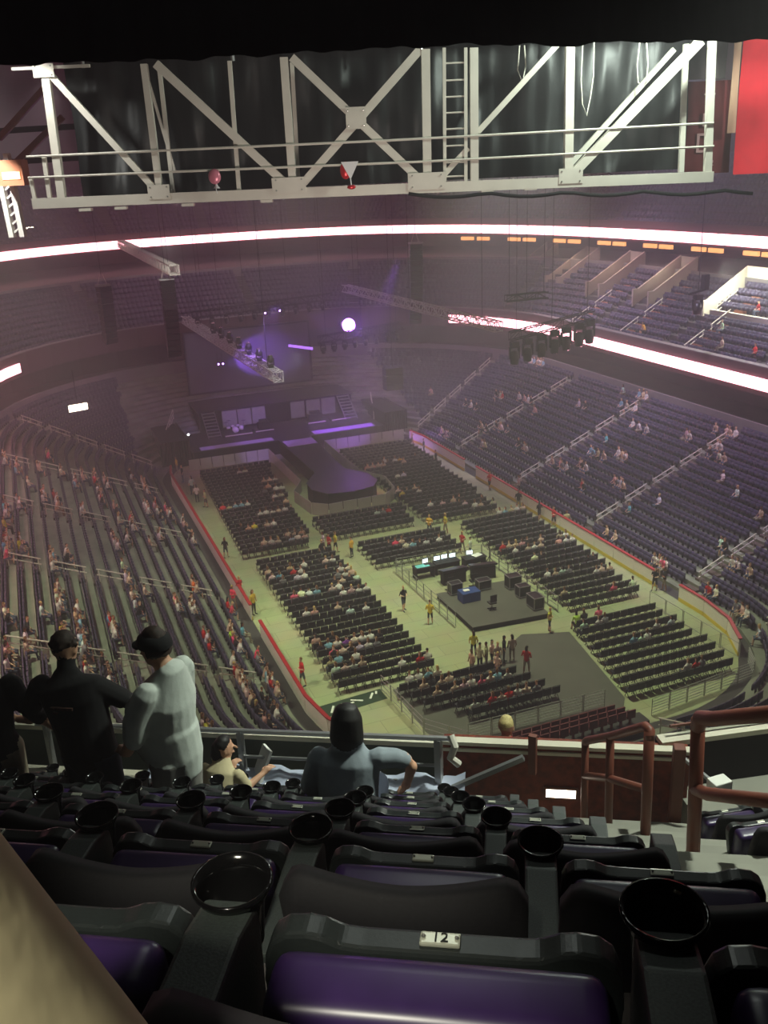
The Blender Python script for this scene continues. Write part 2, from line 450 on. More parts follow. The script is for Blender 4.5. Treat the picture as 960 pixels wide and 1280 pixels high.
mb = MB(); strip(mb, ov(0.0, 18.9), ov(12, 18.9), closed=False); struct(mb.build('ceiling_club', 'dark_wall'))
mb = MB(); prev = ov(0.4, 20.2)
for i in range(12):
    a, b = ov(0.4+i*.87, 20.4+i*.62), ov(0.4+(i+1)*.87, 20.4+i*.62)
    strip(mb, prev, a, closed=False); strip(mb, a, b, closed=False); prev = b
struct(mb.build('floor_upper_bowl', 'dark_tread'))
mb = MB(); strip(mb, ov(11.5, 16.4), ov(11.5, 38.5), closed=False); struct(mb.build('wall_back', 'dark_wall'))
# floor between the club seats and the wall under the balcony
mb = MB()
for i in range(len(OV)-1):
    q = []
    for p in (OV[i], OV[i+1]):
        x, y = p[0], p[1]; q.append((x+p[2]*12, y+p[3]*12, 16.45))
        ax, ay = abs(x)-CXC, abs(y)-CYC
        if ax > 0 and ay > 0:
            d = math.hypot(ax, ay); ix, iy = CXC+ax/d*33.9, CYC+ay/d*33.9
        elif ax >= ay: ix, iy = CXC+33.9, abs(y)
        else: ix, iy = abs(x), CYC+33.9
        q.append((math.copysign(ix, x), math.copysign(iy, y), 16.45))
    mb.add([q[1], q[0], q[2], q[3]], [(0, 1, 2, 3)])
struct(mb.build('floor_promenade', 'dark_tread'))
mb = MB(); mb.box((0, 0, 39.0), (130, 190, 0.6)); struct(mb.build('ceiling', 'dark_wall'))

# ribbon boards: lit LED panels, each panel a piece
def ribbon(name, label, pts, z0, z1, t=0.18):
    root = thing(name, label, 'ribbon board', (0, 0, 0))
    for i in range(len(pts)-1):
        a, b = Vector((*pts[i][:2], 0)), Vector((*pts[i+1][:2], 0)); n = Vector((pts[i][2], pts[i][3], 0))
        d = (b-a).normalized()*0.012
        P = [a+d-n*t, b-d-n*t, b-d-n*0.01, a+d-n*0.01]
        m = MB(); m.prism([(p.x, p.y) for p in P], z0, z1)
        m.build('led_panel', 'ribbon_led', root)
    return root
ribbon('ribbon_board', 'long glowing pink-white ribbon board around the upper balcony front', OV, 19.15, 20.15)
def rowpts(o, pts, step=2.4):
    out = [pts[0]]
    for p in pts[1:]:
        d = math.hypot(p[0]-out[-1][0], p[1]-out[-1][1]); n = max(1, round(d/step)); q0 = out[-1]
        for k in range(1, n+1):
            out.append(tuple(q0[i]+(p[i]-q0[i])*k/n for i in range(4)))
    return out
lp = loop(15.6, 14)
right = [p for p in lp if p[0] > 20 and -27 < p[1] < 38.5]; right.sort(key=lambda p: p[1])
left = [p for p in lp if p[0] < -20 and -27 < p[1] < 35.0]; left.sort(key=lambda p: p[1])
ribbon('ribbon_board', 'glowing pink-white ribbon board on the club front along the right side', rowpts(15.6, right), 9.95, 10.85)
ribbon('ribbon_board', 'glowing ribbon board on the club front along the left side', rowpts(15.6, left), 9.95, 10.85)

# ------------------------------------------------------------------ rink boards
def boards(name, label, P, gaps):
    root = thing(name, label, 'rink boards', (0, 0, 0))
    for i in range(len(P)-1):
        if i in gaps: continue
        a, b = Vector((*P[i][:2], 0)), Vector((*P[i+1][:2], 0)); n = Vector((P[i][2]+P[i+1][2], P[i][3]+P[i+1][3], 0)).normalized()
        d = (b-a).normalized()*0.02
        def seg(o0, o1, z0, z1, nm, m, g=1.0):
            s = MB(); q = [a+d*g+n*o0, b-d*g+n*o0, b-d*g+n*o1, a+d*g+n*o1]
            s.prism([(p.x, p.y) for p in q], z0, z1); s.build(nm, m, root)
        seg(0.0, 0.10, 0.26, 1.1, 'board_panel', 'boards_white'); seg(0.055, 0.10, 0.0, 0.255, 'lower_panel', 'boards_white')
        seg(-0.015, 0.05, 0.0, 0.25, 'kick_plate', 'kick_yellow')
        seg(-0.04, 0.17, 1.1, 1.17, 'cap_rail', 'cap_red', 0.0)
    return root
lp0 = loop(0.02, 5)
ra = [p for p in lp0 if p[0] > 4.0]; ra += [(13.02, 26.3, 1, 0)] if False else []; ra.sort(key=lambda p: p[1]); ra = [p for p in ra if -28.4 < p[1] < 26.4]
la = [p for p in lp0 if p[0] < -4.0]; la.sort(key=lambda p: p[1]); la = [p for p in la if p[1] < 26.4]
PR = rowpts(0, ra); PL = rowpts(0, la)
def near(P, ys): return {min(range(len(P)-1), key=lambda i: abs((P[i][1]+P[i+1][1])/2-y)) for y in ys}
boards('rink_boards', 'white rink boards with yellow kick plate and red cap along the right side', PR, near(PR, (-17.3, 12.0)))
boards('rink_boards', 'white rink boards with red cap rail along the left side of the floor', PL, near(PL, (-10.2,)))

# ------------------------------------------------------------------ seats in the bowl
def bowl_seat_mesh():
    m = MB()
    m.box((0, -0.20, 0.60), (0.515, 0.06, 0.46)); m.box((0, -0.05, 0.46), (0.49, 0.09, 0.34))
    m.box((0, -0.16, 0.20), (0.10, 0.10, 0.40), mi=1)
    return m.mesh('bowl_seat', ['seat_purple', 'seat_dark'])
SEATM = bowl_seat_mesh()
AISLE_Y = (17, 5, -7, -19)
ORDS = ('first', 'second', 'third', 'fourth', 'fifth', 'sixth', 'seventh', 'eighth', 'ninth', 'tenth', 'eleventh', 'twelfth', 'thirteenth', 'fourteenth', 'fifteenth', 'sixteenth', 'seventeenth', 'eighteenth', 'nineteenth', 'twentieth')
def nth(k):
    """0 -> first"""
    if k < 20: return ORDS[k]
    t, u = divmod(k+1, 10)
    tens = ('', '', 'twenty', 'thirty', 'forty', 'fifty', 'sixty', 'seventy')[t]
    return tens[:-1]+'ieth' if u == 0 else tens+'-'+ORDS[u-1]
def row_seats(o, z, n_corner, row, gap=0.62, step=0.54):
    """seats along one row with gaps for the aisles: (x, y, z, turn, row, place from the aisle, where)"""
    S = []; r = CRAD+o
    def out(x, y, cnt, where):
        ax, ay = abs(x)-CXC, abs(y)-CYC
        if ax > 0 and ay > 0: nx, ny = math.copysign(ax, x), math.copysign(ay, y)
        elif ax > ay: nx, ny = math.copysign(1, x), 0
        else: nx, ny = 0, math.copysign(1, y)
        S.append((x, y, z, math.atan2(ny, nx)+PI/2, row, cnt, where))    # local +y points to the floor
    for sx in (1, -1):                                        # long sides
        y = -CYC+0.3; cnt = 0; side = 'right' if sx > 0 else 'left'
        while y < CYC:
            if all(abs(y-a) > gap for a in AISLE_Y):
                out(sx*(CXC+r), y, cnt, f'{ORDS[sum(1 for a in AISLE_Y if a < y)]} {side} side block'); cnt += 1
            else: cnt = 0
            y += step
    for sy in (1, -1):                                        # ends
        x = -CXC+0.3; cnt = 0
        while x < CXC:
            if abs(x-2.4) > gap: out(x, sy*(CYC+r), cnt, ('near end' if sy < 0 else 'far end')+(' right' if x > 2.4 else ' left')); cnt += 1
            else: cnt = 0
            x += step
    for q, (cx, cy, a0) in enumerate(((CXC, CYC, 0), (-CXC, CYC, 90), (-CXC, -CYC, 180), (CXC, -CYC, 270))):
        n = int(r*PI/2/step); cnt = 0; part = 0
        for k in range(n):
            a = math.radians(a0)+(k+.5)*PI/2/n
            if all(abs(a-math.radians(a0+f*90))*r > gap for f in n_corner):
                out(cx+r*math.cos(a), cy+r*math.sin(a), cnt, ('far right', 'far left', 'near left', 'near right')[q]+' corner'+(' lower part', ' middle part', ' upper part')[part] if False else ('far right', 'far left', 'near left', 'near right')[q]+(' corner', ' corner middle', ' corner end')[part]); cnt += 1
            elif cnt: cnt = 0; part = min(2, part+1)
    return S
LOWER = []
for i in range(LOW_N):
    LOWER += row_seats(LOW_O+i*LOW_P+0.5, LOW_Z+i*LOW_R, (0.25, 0.75), i)
LOWER = [s for s in LOWER if not (s[1] > 26 and abs(s[0]) < 15.2) and not (-33.4 < s[1] < -28 and -5.8 < s[0] < 2.4)]
CLUB = []
VOM_Y = (40, 31, 22.5, 14)
for i in range(CLUB_N):
    CLUB += row_seats(CLUB_O+i*CLUB_P+0.5, CLUB_Z+i*CLUB_R, (0.25, 0.75), i)
CLUB = [s for s in CLUB if not (s[0] > 33.2 and any(v-1.4 < s[1] < v+1.4 for v in VOM_Y)) and s[1] > -26.5 and not (33.5 < s[0] < 34.4 and -12 < s[1] < 5)]
UPPER = []
for i in range(11):
    P = [(p[0]+p[2]*(0.9+i*.87), p[1]+p[3]*(0.9+i*.87), p[2], p[3]) for p in OV]
    d = 0.0; sec = 0
    for k in range(len(P)-1):
        l = math.hypot(P[k+1][0]-P[k][0], P[k+1][1]-P[k][1]); n = int(l/0.56)
        if k % 5 == 0: n -= 2
        for j in range(n):
            t = (j+.5)*0.56/l
            UPPER.append((P[k][0]+(P[k+1][0]-P[k][0])*t, P[k][1]+(P[k+1][1]-P[k][1])*t, 20.4+i*.62, math.atan2(P[k][3], P[k][2])+PI/2))
cand = []
for idx, s in enumerate(LOWER):
    d, ins = seen((s[0], s[1], s[2]+.5))
    if ins:
        q = Vector((s[0], s[1], s[2]+.5))-EYE
        if q.dot(VX) > 9 and q.z/q.dot(VX) > -0.675: cand.append((d, idx))
cand.sort()
single = set(i for _, i in cand[:215])
for i in sorted(single):
    s = LOWER[i]; o = link('stadium_seat', SEATM, None, s[:3], s[3])
    tag(o, f'folded purple bowl seat, {nth(s[5])} along {nth(s[4])} row up, {s[6]}', 'seat', f'lower bowl seats, {s[6]}')
rest = [s for i, s in enumerate(LOWER) if i not in single]
stuff(replicate(SEATM, [s[:3] for s in rest], [s[3] for s in rest], 'lower_bowl_seats', None), 'rows of folded purple seats filling the rest of the lower bowl', 'seats')
stuff(replicate(SEATM, [s[:3] for s in CLUB], [s[3] for s in CLUB], 'club_seats', None), 'rows of purple seats on the club level above the lower ribbon board', 'seats')
stuff(replicate(SEATM, [s[:3] for s in UPPER], [s[3] for s in UPPER], 'upper_bowl_seats', None), 'rows of dark seats on the far upper level', 'seats')

# aisle handrails on the lower bowl steps
def handrail(P0, P1, label, group, h=0.85):
    root = thing('aisle_handrail', label, 'handrail', P0, 0, group)
    d = Vector(P1)-Vector(P0)
    for k, t in (('post', 0.0), ('post', 1.0)):
        MB().tube([d*t+Vector((0,0,-0.02)), d*t+Vector((0,0,h))], 0.035, 6).build('post', 'steel_white', root)
    for hh in (h, h*0.55):
        MB().tube([Vector((0,0,hh))-d*0.08, d+Vector((0,0,hh))+d*0.08], 0.042, 6).build('rail', 'steel_white', root)
    return root
ORD = {17: 'nearest the stage', 5: 'second from the stage', -7: 'third from the stage', -19: 'fourth from the stage'}
for sx, side in ((1, 'right'), (-1, 'left')):
    for y in AISLE_Y:
        for i in range(1, 16, 3):
            p = lambda k: (sx*(13+LOW_O+k*LOW_P+0.4), y, LOW_Z+k*LOW_R)
            handrail(p(i), p(i+2), f'{nth(i//3)} short handrail from below on {side} lower bowl aisle {ORD[y]}', f'handrails of the {side} aisle {ORD[y]}')
for (cx, cy, a, side) in ((CXC, -CYC, -22.5, 'near right corner'), (-CXC, -CYC, 202.5, 'near left corner'), (-CXC, CYC, 157.5, 'far left corner'), (CXC, CYC, 22.5, 'far right corner')):
    ca, sa = math.cos(math.radians(a)), math.sin(math.radians(a))
    for i in range(1, 16, 3):
        p = lambda k: (cx+ca*(CRAD+LOW_O+k*LOW_P+0.4), cy+sa*(CRAD+LOW_O+k*LOW_P+0.4), LOW_Z+k*LOW_R)
        handrail(p(i), p(i+2), f'{nth(i//3)} short handrail from below on the lower bowl aisle at the {side}', f'handrails of the {side} aisle')
for i in (0, 3, 6):
    p = lambda k: (2.4, -(30.5+LOW_O+k*LOW_P+0.4), LOW_Z+k*LOW_R)
    handrail(p(i), p(i+2), f'{nth(i//3)} short handrail from below on the aisle at the near end', 'handrails of the near end aisle')
for q, y in enumerate((20.0, 11.5, 2.0, -8.0)):
    for i in (0, 3):
        p = lambda k: (13+CLUB_O+k*CLUB_P+0.4, y, CLUB_Z+k*CLUB_R)
        handrail(p(i), p(i+2), f'{("lower", "upper")[i//3]} short white handrail on the {nth(q)} club level aisle from the stage', 'club level handrails')
# half steps in the aisles
mat('step_brown', rgb(92, 78, 72), 0.85)
mb = MB()
for sx in (1, -1):
    for y in AISLE_Y:
        for i in range(LOW_N-1):
            mb.box((sx*(13+LOW_O+(i+1)*LOW_P-0.2), y, LOW_Z+i*LOW_R+0.08), (0.4, 1.1, 0.165))
struct(mb.build('floor_aisle_steps', 'step_brown'))
mb = MB()
for y in (11.5, 2.0, -8.0, 20.0, 30.0):
    for i in range(CLUB_N-1):
        mb.box((13+CLUB_O+(i+1)*CLUB_P-0.2, y, CLUB_Z+i*CLUB_R+0.12), (0.4, 1.1, 0.25))
mat('step_orange', rgb(190, 120, 84), 0.8)
struct(mb.build('floor_club_steps', 'step_orange'))

# vomitories on the right club level: two sloping side walls and a lit back
for k, y in enumerate(VOM_Y):
    m = MB()
    for s in (-1, 1):
        yy = y+s*1.25
        pr = [(33.4, 13.3), (39.0, 16.4), (39.0, 17.9), (34.0, 15.0), (33.4, 15.0)]
        vs = [(x, yy-0.1, z) for x, z in pr]+[(x, yy+0.1, z) for x, z in pr]; n = len(pr)
        m.add(vs, [tuple(range(n)), tuple(range(n, 2*n))[::-1]]+[(j, (j+1) % n, (j+1) % n+n, j+n) for j in range(n)])
    m.box((39.05, y, 15.6), (0.15, 2.6, 4.4))
    struct(m.build('wall_vomitory', 'vom_wall'))
# the brightly lit seat block on the right: sloping side wall, low front wall and rear wall
m = MB()
pr = [(33.8, 13.2), (38.6, 15.9), (38.6, 17.6), (34.2, 14.9), (33.8, 14.9)]
vs = [(x, 5.1, z) for x, z in pr]+[(x, 5.3, z) for x, z in pr]; n = len(pr)
m.add(vs, [tuple(range(n)), tuple(range(n, 2*n))[::-1]]+[(j, (j+1) % n, (j+1) % n+n, j+n) for j in range(n)])
m.box((34.0, -4.0, 13.7), (0.3, 16.5, 1.0)); m.box((38.5, -4.0, 16.6), (0.25, 18.0, 2.0))
struct(m.build('wall_seat_block', 'wall_white'))
handrail((34.6, 4.2, 13.5), (36.6, 4.2, 14.7), 'thin dark handrail inside the bright seat block on the right club level', 'bright block handrail')
lamp('vomitory_light', 'AREA', (34.6, 3.0, 18.4), 900, (0.98, 1.0, 0.86), (36.0, 3.0, 14), 1.6)
lamp('vomitory_light', 'AREA', (35.2, -5.0, 18.6), 1800, (0.95, 1.0, 0.9), (35.4, -5, 14), 2.2)
lamp('vomitory_light', 'AREA', (35.6, 14.0, 18.0), 150, (1.0, 0.9, 0.7), (36.2, 14, 14), 1.6)
lamp('vomitory_light', 'AREA', (35.6, 22.5, 18.0), 90, (1.0, 0.8, 0.55), (36.2, 22.5, 14), 1.6)
lamp('vomitory_light', 'AREA', (35.6, 31.0, 18.0), 90, (1.0, 0.75, 0.5), (36.2, 31, 14), 1.6)

# amber and white lamps under the balcony and on the concourse
def lampbox(x, y, z, s, rz, m, label, group, name='concourse_lamp'):
    o = MB().box((0, 0, 0), s).build(name, m); o.location = (x, y, z); o.rotation_euler = (0, 0, rz)
    return tag(o, label, 'lamp', group)
AMB = []
for k, p in enumerate(OV):
    if p[0] > 20 and -10 < p[1] < 52 and k % 3 != 1:
        lampbox(p[0]+p[2]*3, p[1]+p[3]*3, 18.2, (1.9, 0.3, 0.42), math.atan2(p[3], p[2])+PI/2, 'amber_lit',
                f'{nth(len(AMB))} amber lamp from the right under the balcony', 'amber lamps under the balcony'); AMB.append(k)
for q, y in enumerate((-14, -6.5, 3, 12, 20)):
    lampbox(13+21.8, y, 8.6, (0.15, 1.2, 0.5), 0, 'amber_lit', f'{nth(q)} amber concourse lamp from the right behind the right lower bowl', 'amber concourse lamps')
for q, (x, y, z) in enumerate(((-8, 71, 22.5), (9, 73, 22.3), (33, 60, 23.0), (45, 34, 24.0), (46, 20, 23.2), (43.5, 44, 23.6), (17, 72, 22.6), (-21, 66, 22.4))):
    lampbox(x, y, z, (0.9, 0.2, 0.16), 0, 'warm_lit', ('small bright lamp among upper seats left of the middle', 'small bright lamp among upper seats right of the middle', 'small bright lamp among upper seats at the far right bend', 'small bright lamp high among the upper right seats', 'small bright lamp nearest on the upper right seats', 'small bright lamp midway along the upper right seats', 'small bright lamp among upper seats behind the right line array', 'small bright lamp among upper seats at the far left')[q], 'small lamps among the upper seats', 'step_lamp')

# ------------------------------------------------------------------ stage
st = thing('stage', 'black concert stage with purple-lit front ramps at the far end of the floor', 'stage', (0, 0, 0))
MB().prism([(-10, 26.8), (10.4, 26.8), (10.4, 34), (-10, 34)], 0.0, 1.45).build('skirt', 'black_cloth', st)
MB().prism([(-10.1, 26.7), (10.5, 26.7), (10.5, 34), (-10.1, 34)], 1.45, 1.52).build('deck', 'stage_top', st)
MB().prism([(-9.2, 26.9), (-1.6, 26.9), (-1.6, 28.0), (-9.2, 28.0)], 1.525, 1.57).build('light_ramp', 'ramp_light', st)
MB().prism([(2.8, 26.9), (9.6, 26.9), (9.6, 28.2), (2.8, 28.2)], 1.525, 1.57).build('light_ramp', 'ramp_light', st)
rw = thing('runway', 'dark thrust runway with rounded end reaching into the floor seats', 'stage', (0, 0, 0))
TIP = [(-1.1, 26.7), (-1.1, 14.2), (-2.7, 11.6), (-2.8, 9.6), (-1.9, 8.0), (0.3, 7.5), (2.2, 8.1), (3.1, 9.6), (3.0, 11.8), (1.6, 14.2), (2.2, 26.7)]
def grow(P, d, cx=0.3):
    return [(x+(d if x > cx else -d), y-(d if y < 9.7 else 0)) for x, y in P]
MB().prism(TIP, 0.0, 1.45).build('skirt', 'black_cloth', rw)
MB().prism(grow(TIP, 0.08), 1.45, 1.52).build('deck', 'stage_top', rw)
MB().prism([(-1.0, 23.6), (2.1, 23.6), (2.1, 25.9), (-1.0, 25.9)], 1.525, 1.56).build('light_panel', 'ramp_light', rw)
rs = thing('stage_riser', 'tall dark riser at the back of the stage with grey-green front panels', 'stage riser', (0, 0, 0))
MB().box((0.8, 38, 1.85), (17.4, 8, 3.6)).build('body', 'black_cloth', rs)
MB().box((0.8, 38, 3.7), (17.6, 8.2, 0.12)).build('top_deck', 'stage_top', rs)
for x in (-4.6, -2.9, -1.2-0.2, 3.1, 4.9, 6.7):
    MB().box((x, 33.97, 2.65), (1.6, 0.08, 1.8)).build('front_panel', 'panel_grey', rs)
def stairs(x, label):
    t = thing('stage_stairs', label, 'stairs', (x, 31.0, 1.52))
    for k in range(8):
        MB().box((0, 0.2+k*0.36, 0.16+k*0.27), (1.3, 0.32, 0.06)).build('step', 'steel', t)
    for s in (-.68, .68):
        MB().bar((s, 0, 0.0), (s, 2.9, 2.1), 0.06, 0.18).build('stringer', 'steel', t)
stairs(-6.9, 'open metal stairs up to the riser at the left of the stage')
stairs(8.4, 'open metal stairs up to the riser at the right of the stage')
def edge_rail(P, label):
    t = thing('stage_rail', label, 'railing', P[0])
    d = Vector(P[1])-Vector(P[0])
    for h in (0.25, 0.65, 1.05): MB().tube([Vector((0,0,h)), d+Vector((0,0,h))], 0.045, 6).build('rail', 'steel_white', t)
    for q in (0, .5, 1): MB().tube([d*q, d*q+Vector((0,0,1.08))], 0.04, 6).build('post', 'steel_white', t)
edge_rail(((-11.6, 33.0, 1.6), (-10.2, 36.5, 2.8)), 'white three-bar stair rail left of the stage')
edge_rail(((11.0, 31.0, 0.9), (12.0, 34.4, 2.4)), 'white three-bar stair rail right of the stage')
for i, (x0, x1, y) in enumerate(((-5.9, -3.0, 30.6), (-2.6, -0.6, 30.8), (3.4, 5.4, 31.2), (6.1, 8.3, 31.2))):
    t = thing('low_riser', ('low white-edged riser under the drum kit', 'low white-edged riser beside the drum kit', 'low white-edged riser at the right with black amplifier', 'low white-edged riser by the right stairs')[i], 'riser', (0, 0, 0))
    MB().box(((x0+x1)/2, y+0.6, 1.62), (x1-x0, 1.4, 0.2)).build('platform', 'stage_top', t)
    MB().box(((x0+x1)/2, y-0.12, 1.68), (x1-x0, 0.05, 0.1)).build('edge_strip', 'steel_white', t)
mat('drum_white', rgb(225, 220, 230), 0.4)
dk = thing('drum_kit', 'white drum kit on the left of the stage in purple light', 'drum kit', (-4.6, 31.2, 1.73))
RX = Matrix.Rotation(PI/2, 3, 'X')
MB().lathe((0, 0.2, 0.3), [(0.01, -.25), (0.32, -.25), (0.32, .25), (0.01, .25)], 16, M=RX).build('bass_drum', 'drum_white', dk, True)
for (x, y, z, r, h) in ((-.28, .1, .75, .17, .2), (.28, .1, .75, .17, .2), (.7, .5, .35, .24, .4), (-.65, .55, .5, .2, .16)):
    MB().lathe((x, y, z), [(0.01, -h/2), (r, -h/2), (r, h/2), (0.01, h/2)], 14).build('drum', 'drum_white', dk, True)
for (x, y) in ((-.95, .2), (.95, .2), (-.5, .9)):
    c = MB().lathe((x, y, 1.2), [(0.25, 0), (0.06, .03), (0.01, .05)], 14).build('cymbal', 'chrome', dk)
    MB().tube([(x, y, 0), (x, y, 1.2)], 0.015, 5).build('cymbal_stand', 'chrome', dk)
for (x, y, s, lab) in ((-1.5, 31.4, (1.3, .7, 1.0), 'black keyboard stack beside the drum kit'), (4.4, 31.8, (1.6, .7, 1.1), 'black amplifier stack on the right of the stage')):
    t = thing('amplifier', lab, 'amplifier', (x, y, 1.73))
    MB().box((0, 0, s[2]*.35), (s[0], s[1], s[2]*.7)).build('lower_cabinet', 'black', t, bevel=.03)
    MB().box((0, 0.05, s[2]*.85), (s[0]*.7, s[1]*.7, s[2]*.3)).build('upper_cabinet', 'black_gloss', t, bevel=.03)
for x, sx, lab in ((-11.7, 2.9, 'black masking drape at the left wing of the stage'), (12.2, 2.6, 'black masking drape at the right wing of the stage')):
    t = thing('stage_drape', lab, 'curtain', (x, 30.7, 0))
    n = 22; m = MB()
    pts = [(-sx/2+sx*k/n, -3.4+0.12*(k % 2)) for k in range(n+1)]
    pts += [(sx/2+0.12*(k % 2), -3.4+8*k/n) for k in range(1, n+1)]
    vs = [(a, b, z) for z in (0.0, 2.7) for a, b in pts]; N = len(pts)
    m.add(vs, [(k, k+1, k+1+N, k+N) for k in range(N-1)])
    m.build('cloth', 'black_cloth', t)
    MB().box((0, 0.6, 1.3), (sx*.9, 7.6, 2.6)).build('backing', 'black', t)
# back screen with its frame
sc = thing('stage_screen', 'large dark grey projection screen hanging over the back of the stage', 'screen', (-0.4, 40, 0))
MB().box((0, 0, 7.9), (14.2, 0.06, 6.8)).build('fabric', 'screen_grey', sc)
for z in (4.45, 11.35): MB().box((0, 0, z), (14.6, 0.2, 0.2)).build('frame_bar', 'black', sc)
for x in (-7.2, 7.2): MB().box((x, 0, 7.9), (0.2, 0.2, 6.8)).build('frame_bar', 'black', sc)
for x in (-5, 0, 5): MB().tube([(x, 0, 11.4), (x, 0, 38.7)], 0.03, 5).build('hanging_cable', 'black', sc)

# ------------------------------------------------------------------ rigging
def truss(name, label, A, B, w=0.7, m='truss_metal', lights=(), hang=38.7):
    A, B = Vector(A), Vector(B); d = B-A; l = d.length
    t = thing(name, label, 'truss', A)
    s = d.cross(Vector((0,0,1))).normalized()*w/2; u = Vector((0,0,w/2))
    for a in (s+u, s-u, -s+u, -s-u): MB().tube([a, d+a], 0.05, 5).build('chord', m, t)
    lat = MB(); n = max(4, int(l/0.9))
    for k in range(n):
        p, q = d*(k/n), d*((k+1)/n); f = 1 if k % 2 else -1
        for sd in (s, -s): lat.bar(p+sd+u*f, q+sd-u*f, 0.045)
        lat.bar(p+u+s*f, q+u-s*f, 0.045); lat.bar(p-u+s*f, q-u-s*f, 0.045)
        lat.bar(p+s+u, p-s+u, 0.045); lat.bar(p+s-u, p-s-u, 0.045)
        lat.bar(p+s+u, p+s-u, 0.045); lat.bar(p-s+u, p-s-u, 0.045)
    lat.build('lattice', m, t)
    for q in (0.08, 0.5, 0.92): MB().tube([d*q+u, Vector((d.x*q, d.y*q, hang-A.z))], 0.025, 5).build('hanging_cable', 'black', t)
    return t
truss('lighting_truss', 'bright white truss above the left line array, ending over the floor', (-11.0, 18.6, 20.0), (-10.6, 62.0, 20.0), 0.8, 'steel_white')
truss('lighting_truss', 'long white-metal truss hanging low over the middle of the stage', (-5.4, 8.0, 12.0), (-6.2, 46.0, 12.0), 0.8)
truss('lighting_truss', 'faint white-metal truss running beside the right line array', (10.0, -0.5, 15.6), (8.3, 30.5, 15.8), 0.7)
truss('lighting_truss', 'short dark truss with hanging lamps over the right side of the floor', (14.5, 6.0, 13.5), (21.6, 4.2, 14.9), 0.7, 'black')
truss('lighting_truss', 'thin black truss section higher over the right side of the floor', (13.8, 5.4, 16.8), (17.6, 5.2, 16.8), 0.5, 'black')
truss('lighting_truss', 'dark front truss above the right half of the stage', (4.0, 27.0, 11.3), (13.5, 27.6, 11.8), 0.7, 'black')
truss('lighting_truss', 'dark back truss full of lamps above the stage screen', (-6.5, 39.0, 13.4), (9.5, 39.0, 14.0), 0.7, 'black')
def fixture():
    t = thing('moving_light', 'black moving-head lamp hanging from the dark truss on the right', 'stage light', (0, 0, 0), 0, 'lamps on the dark truss at the right')
    MB().box((0, 0, -0.14), (0.42, 0.32, 0.22)).build('base', 'black', t, bevel=.03)
    U = [(-.29, -.25), (.29, -.25), (.29, -.8), (.23, -.8), (.23, -.31), (-.23, -.31), (-.23, -.8), (-.29, -.8)]
    MB().add([(a, -.08, b) for a, b in U]+[(a, .08, b) for a, b in U], [(0, 1, 4, 5), (1, 2, 3, 4), (5, 6, 7, 0), (13, 12, 9, 8), (12, 11, 10, 9), (8, 15, 14, 13)]+[(k, k+8, (k+1) % 8+8, (k+1) % 8) for k in range(8)]).build('yoke', 'black', t)
    h = MB().lathe((0, 0, -0.75), [(0.01, .32), (.2, .28), (.24, 0), (.2, -.3), (.01, -.32)], 12).build('head', 'black_gloss', t, True)
    MB().lathe((0, 0, -1.08), [(.001, 0), (.16, 0.0), (.16, .03)], 12).build('lens', 'chrome', h)
    return t
fx = fixture()
spots = [(14.9, 5.9, 13.1), (16.0, 5.6, 13.3), (17.2, 5.3, 13.6), (18.3, 5.0, 13.85), (19.3, 4.8, 14.05), (20.4, 4.5, 14.3), (21.3, 4.3, 14.5)]
fx.location = spots[0]; fx.scale = (1.7, 1.7, 1.9)
fx['label'] = 'first black moving-head lamp from the left on the dark truss at right'
for q, p in enumerate(spots[1:]): dup(fx, p, label=f'{nth(q+1)} black moving-head lamp from the left on the dark truss at right')
for p, f, lab in (([(x, 27.0+.06*(x-4), 10.9+.05*(x-4)) for x in (4.4, 5.6, 6.8, 8.0, 9.2, 10.4, 11.6, 12.8)], 1, 'front truss over the right stage'),
               ([(x, 39.0, 13.0+.0375*(x+6.5)) for x in (-6, -4.4, -2.8, -1.2, .4, 2, 3.6, 5.2, 6.8, 8.4)], 1, 'back truss over the screen'),
               ([(-5.4-.021*(y-8), y, 12.85) for y in (10, 13.5, 17, 20.5, 24, 27.5, 31)], 0, 'low white stage truss')):
    for q_, q in enumerate(p):
        o = dup(fx, q, 0, f'{nth(q_)} moving-head lamp {"from the left" if f else "from the near end"} on the {lab}', f'lamps on the {lab}')
        o.scale = (1, 1, 1)
        if not f: o.rotation_euler = (PI, 0, 0); o.location.z -= 0.45
lone = dup(fx, (26.0, -3.6, 17.0), 0, 'lone black followspot lamp hanging before the right club seats')
del lone['group']; lone.scale = (1.5, 1.5, 1.5)
tt = thing('followspot_rig', 'black bracket and pole carrying the lone lamp before the right club seats', 'bracket', (26.0, -3.6, 17.0))
MB().tube([(0, 0, 0), (0, 0, 21.7)], 0.03, 6).build('pole', 'black', tt)
MB().bar((-0.9, 0, 0.05), (0.9, 0, 0.35), 0.16).build('arm', 'black', tt)
MB().box((0.6, 0, 0.9), (0.5, 0.4, 1.1)).build('ballast', 'black', tt)

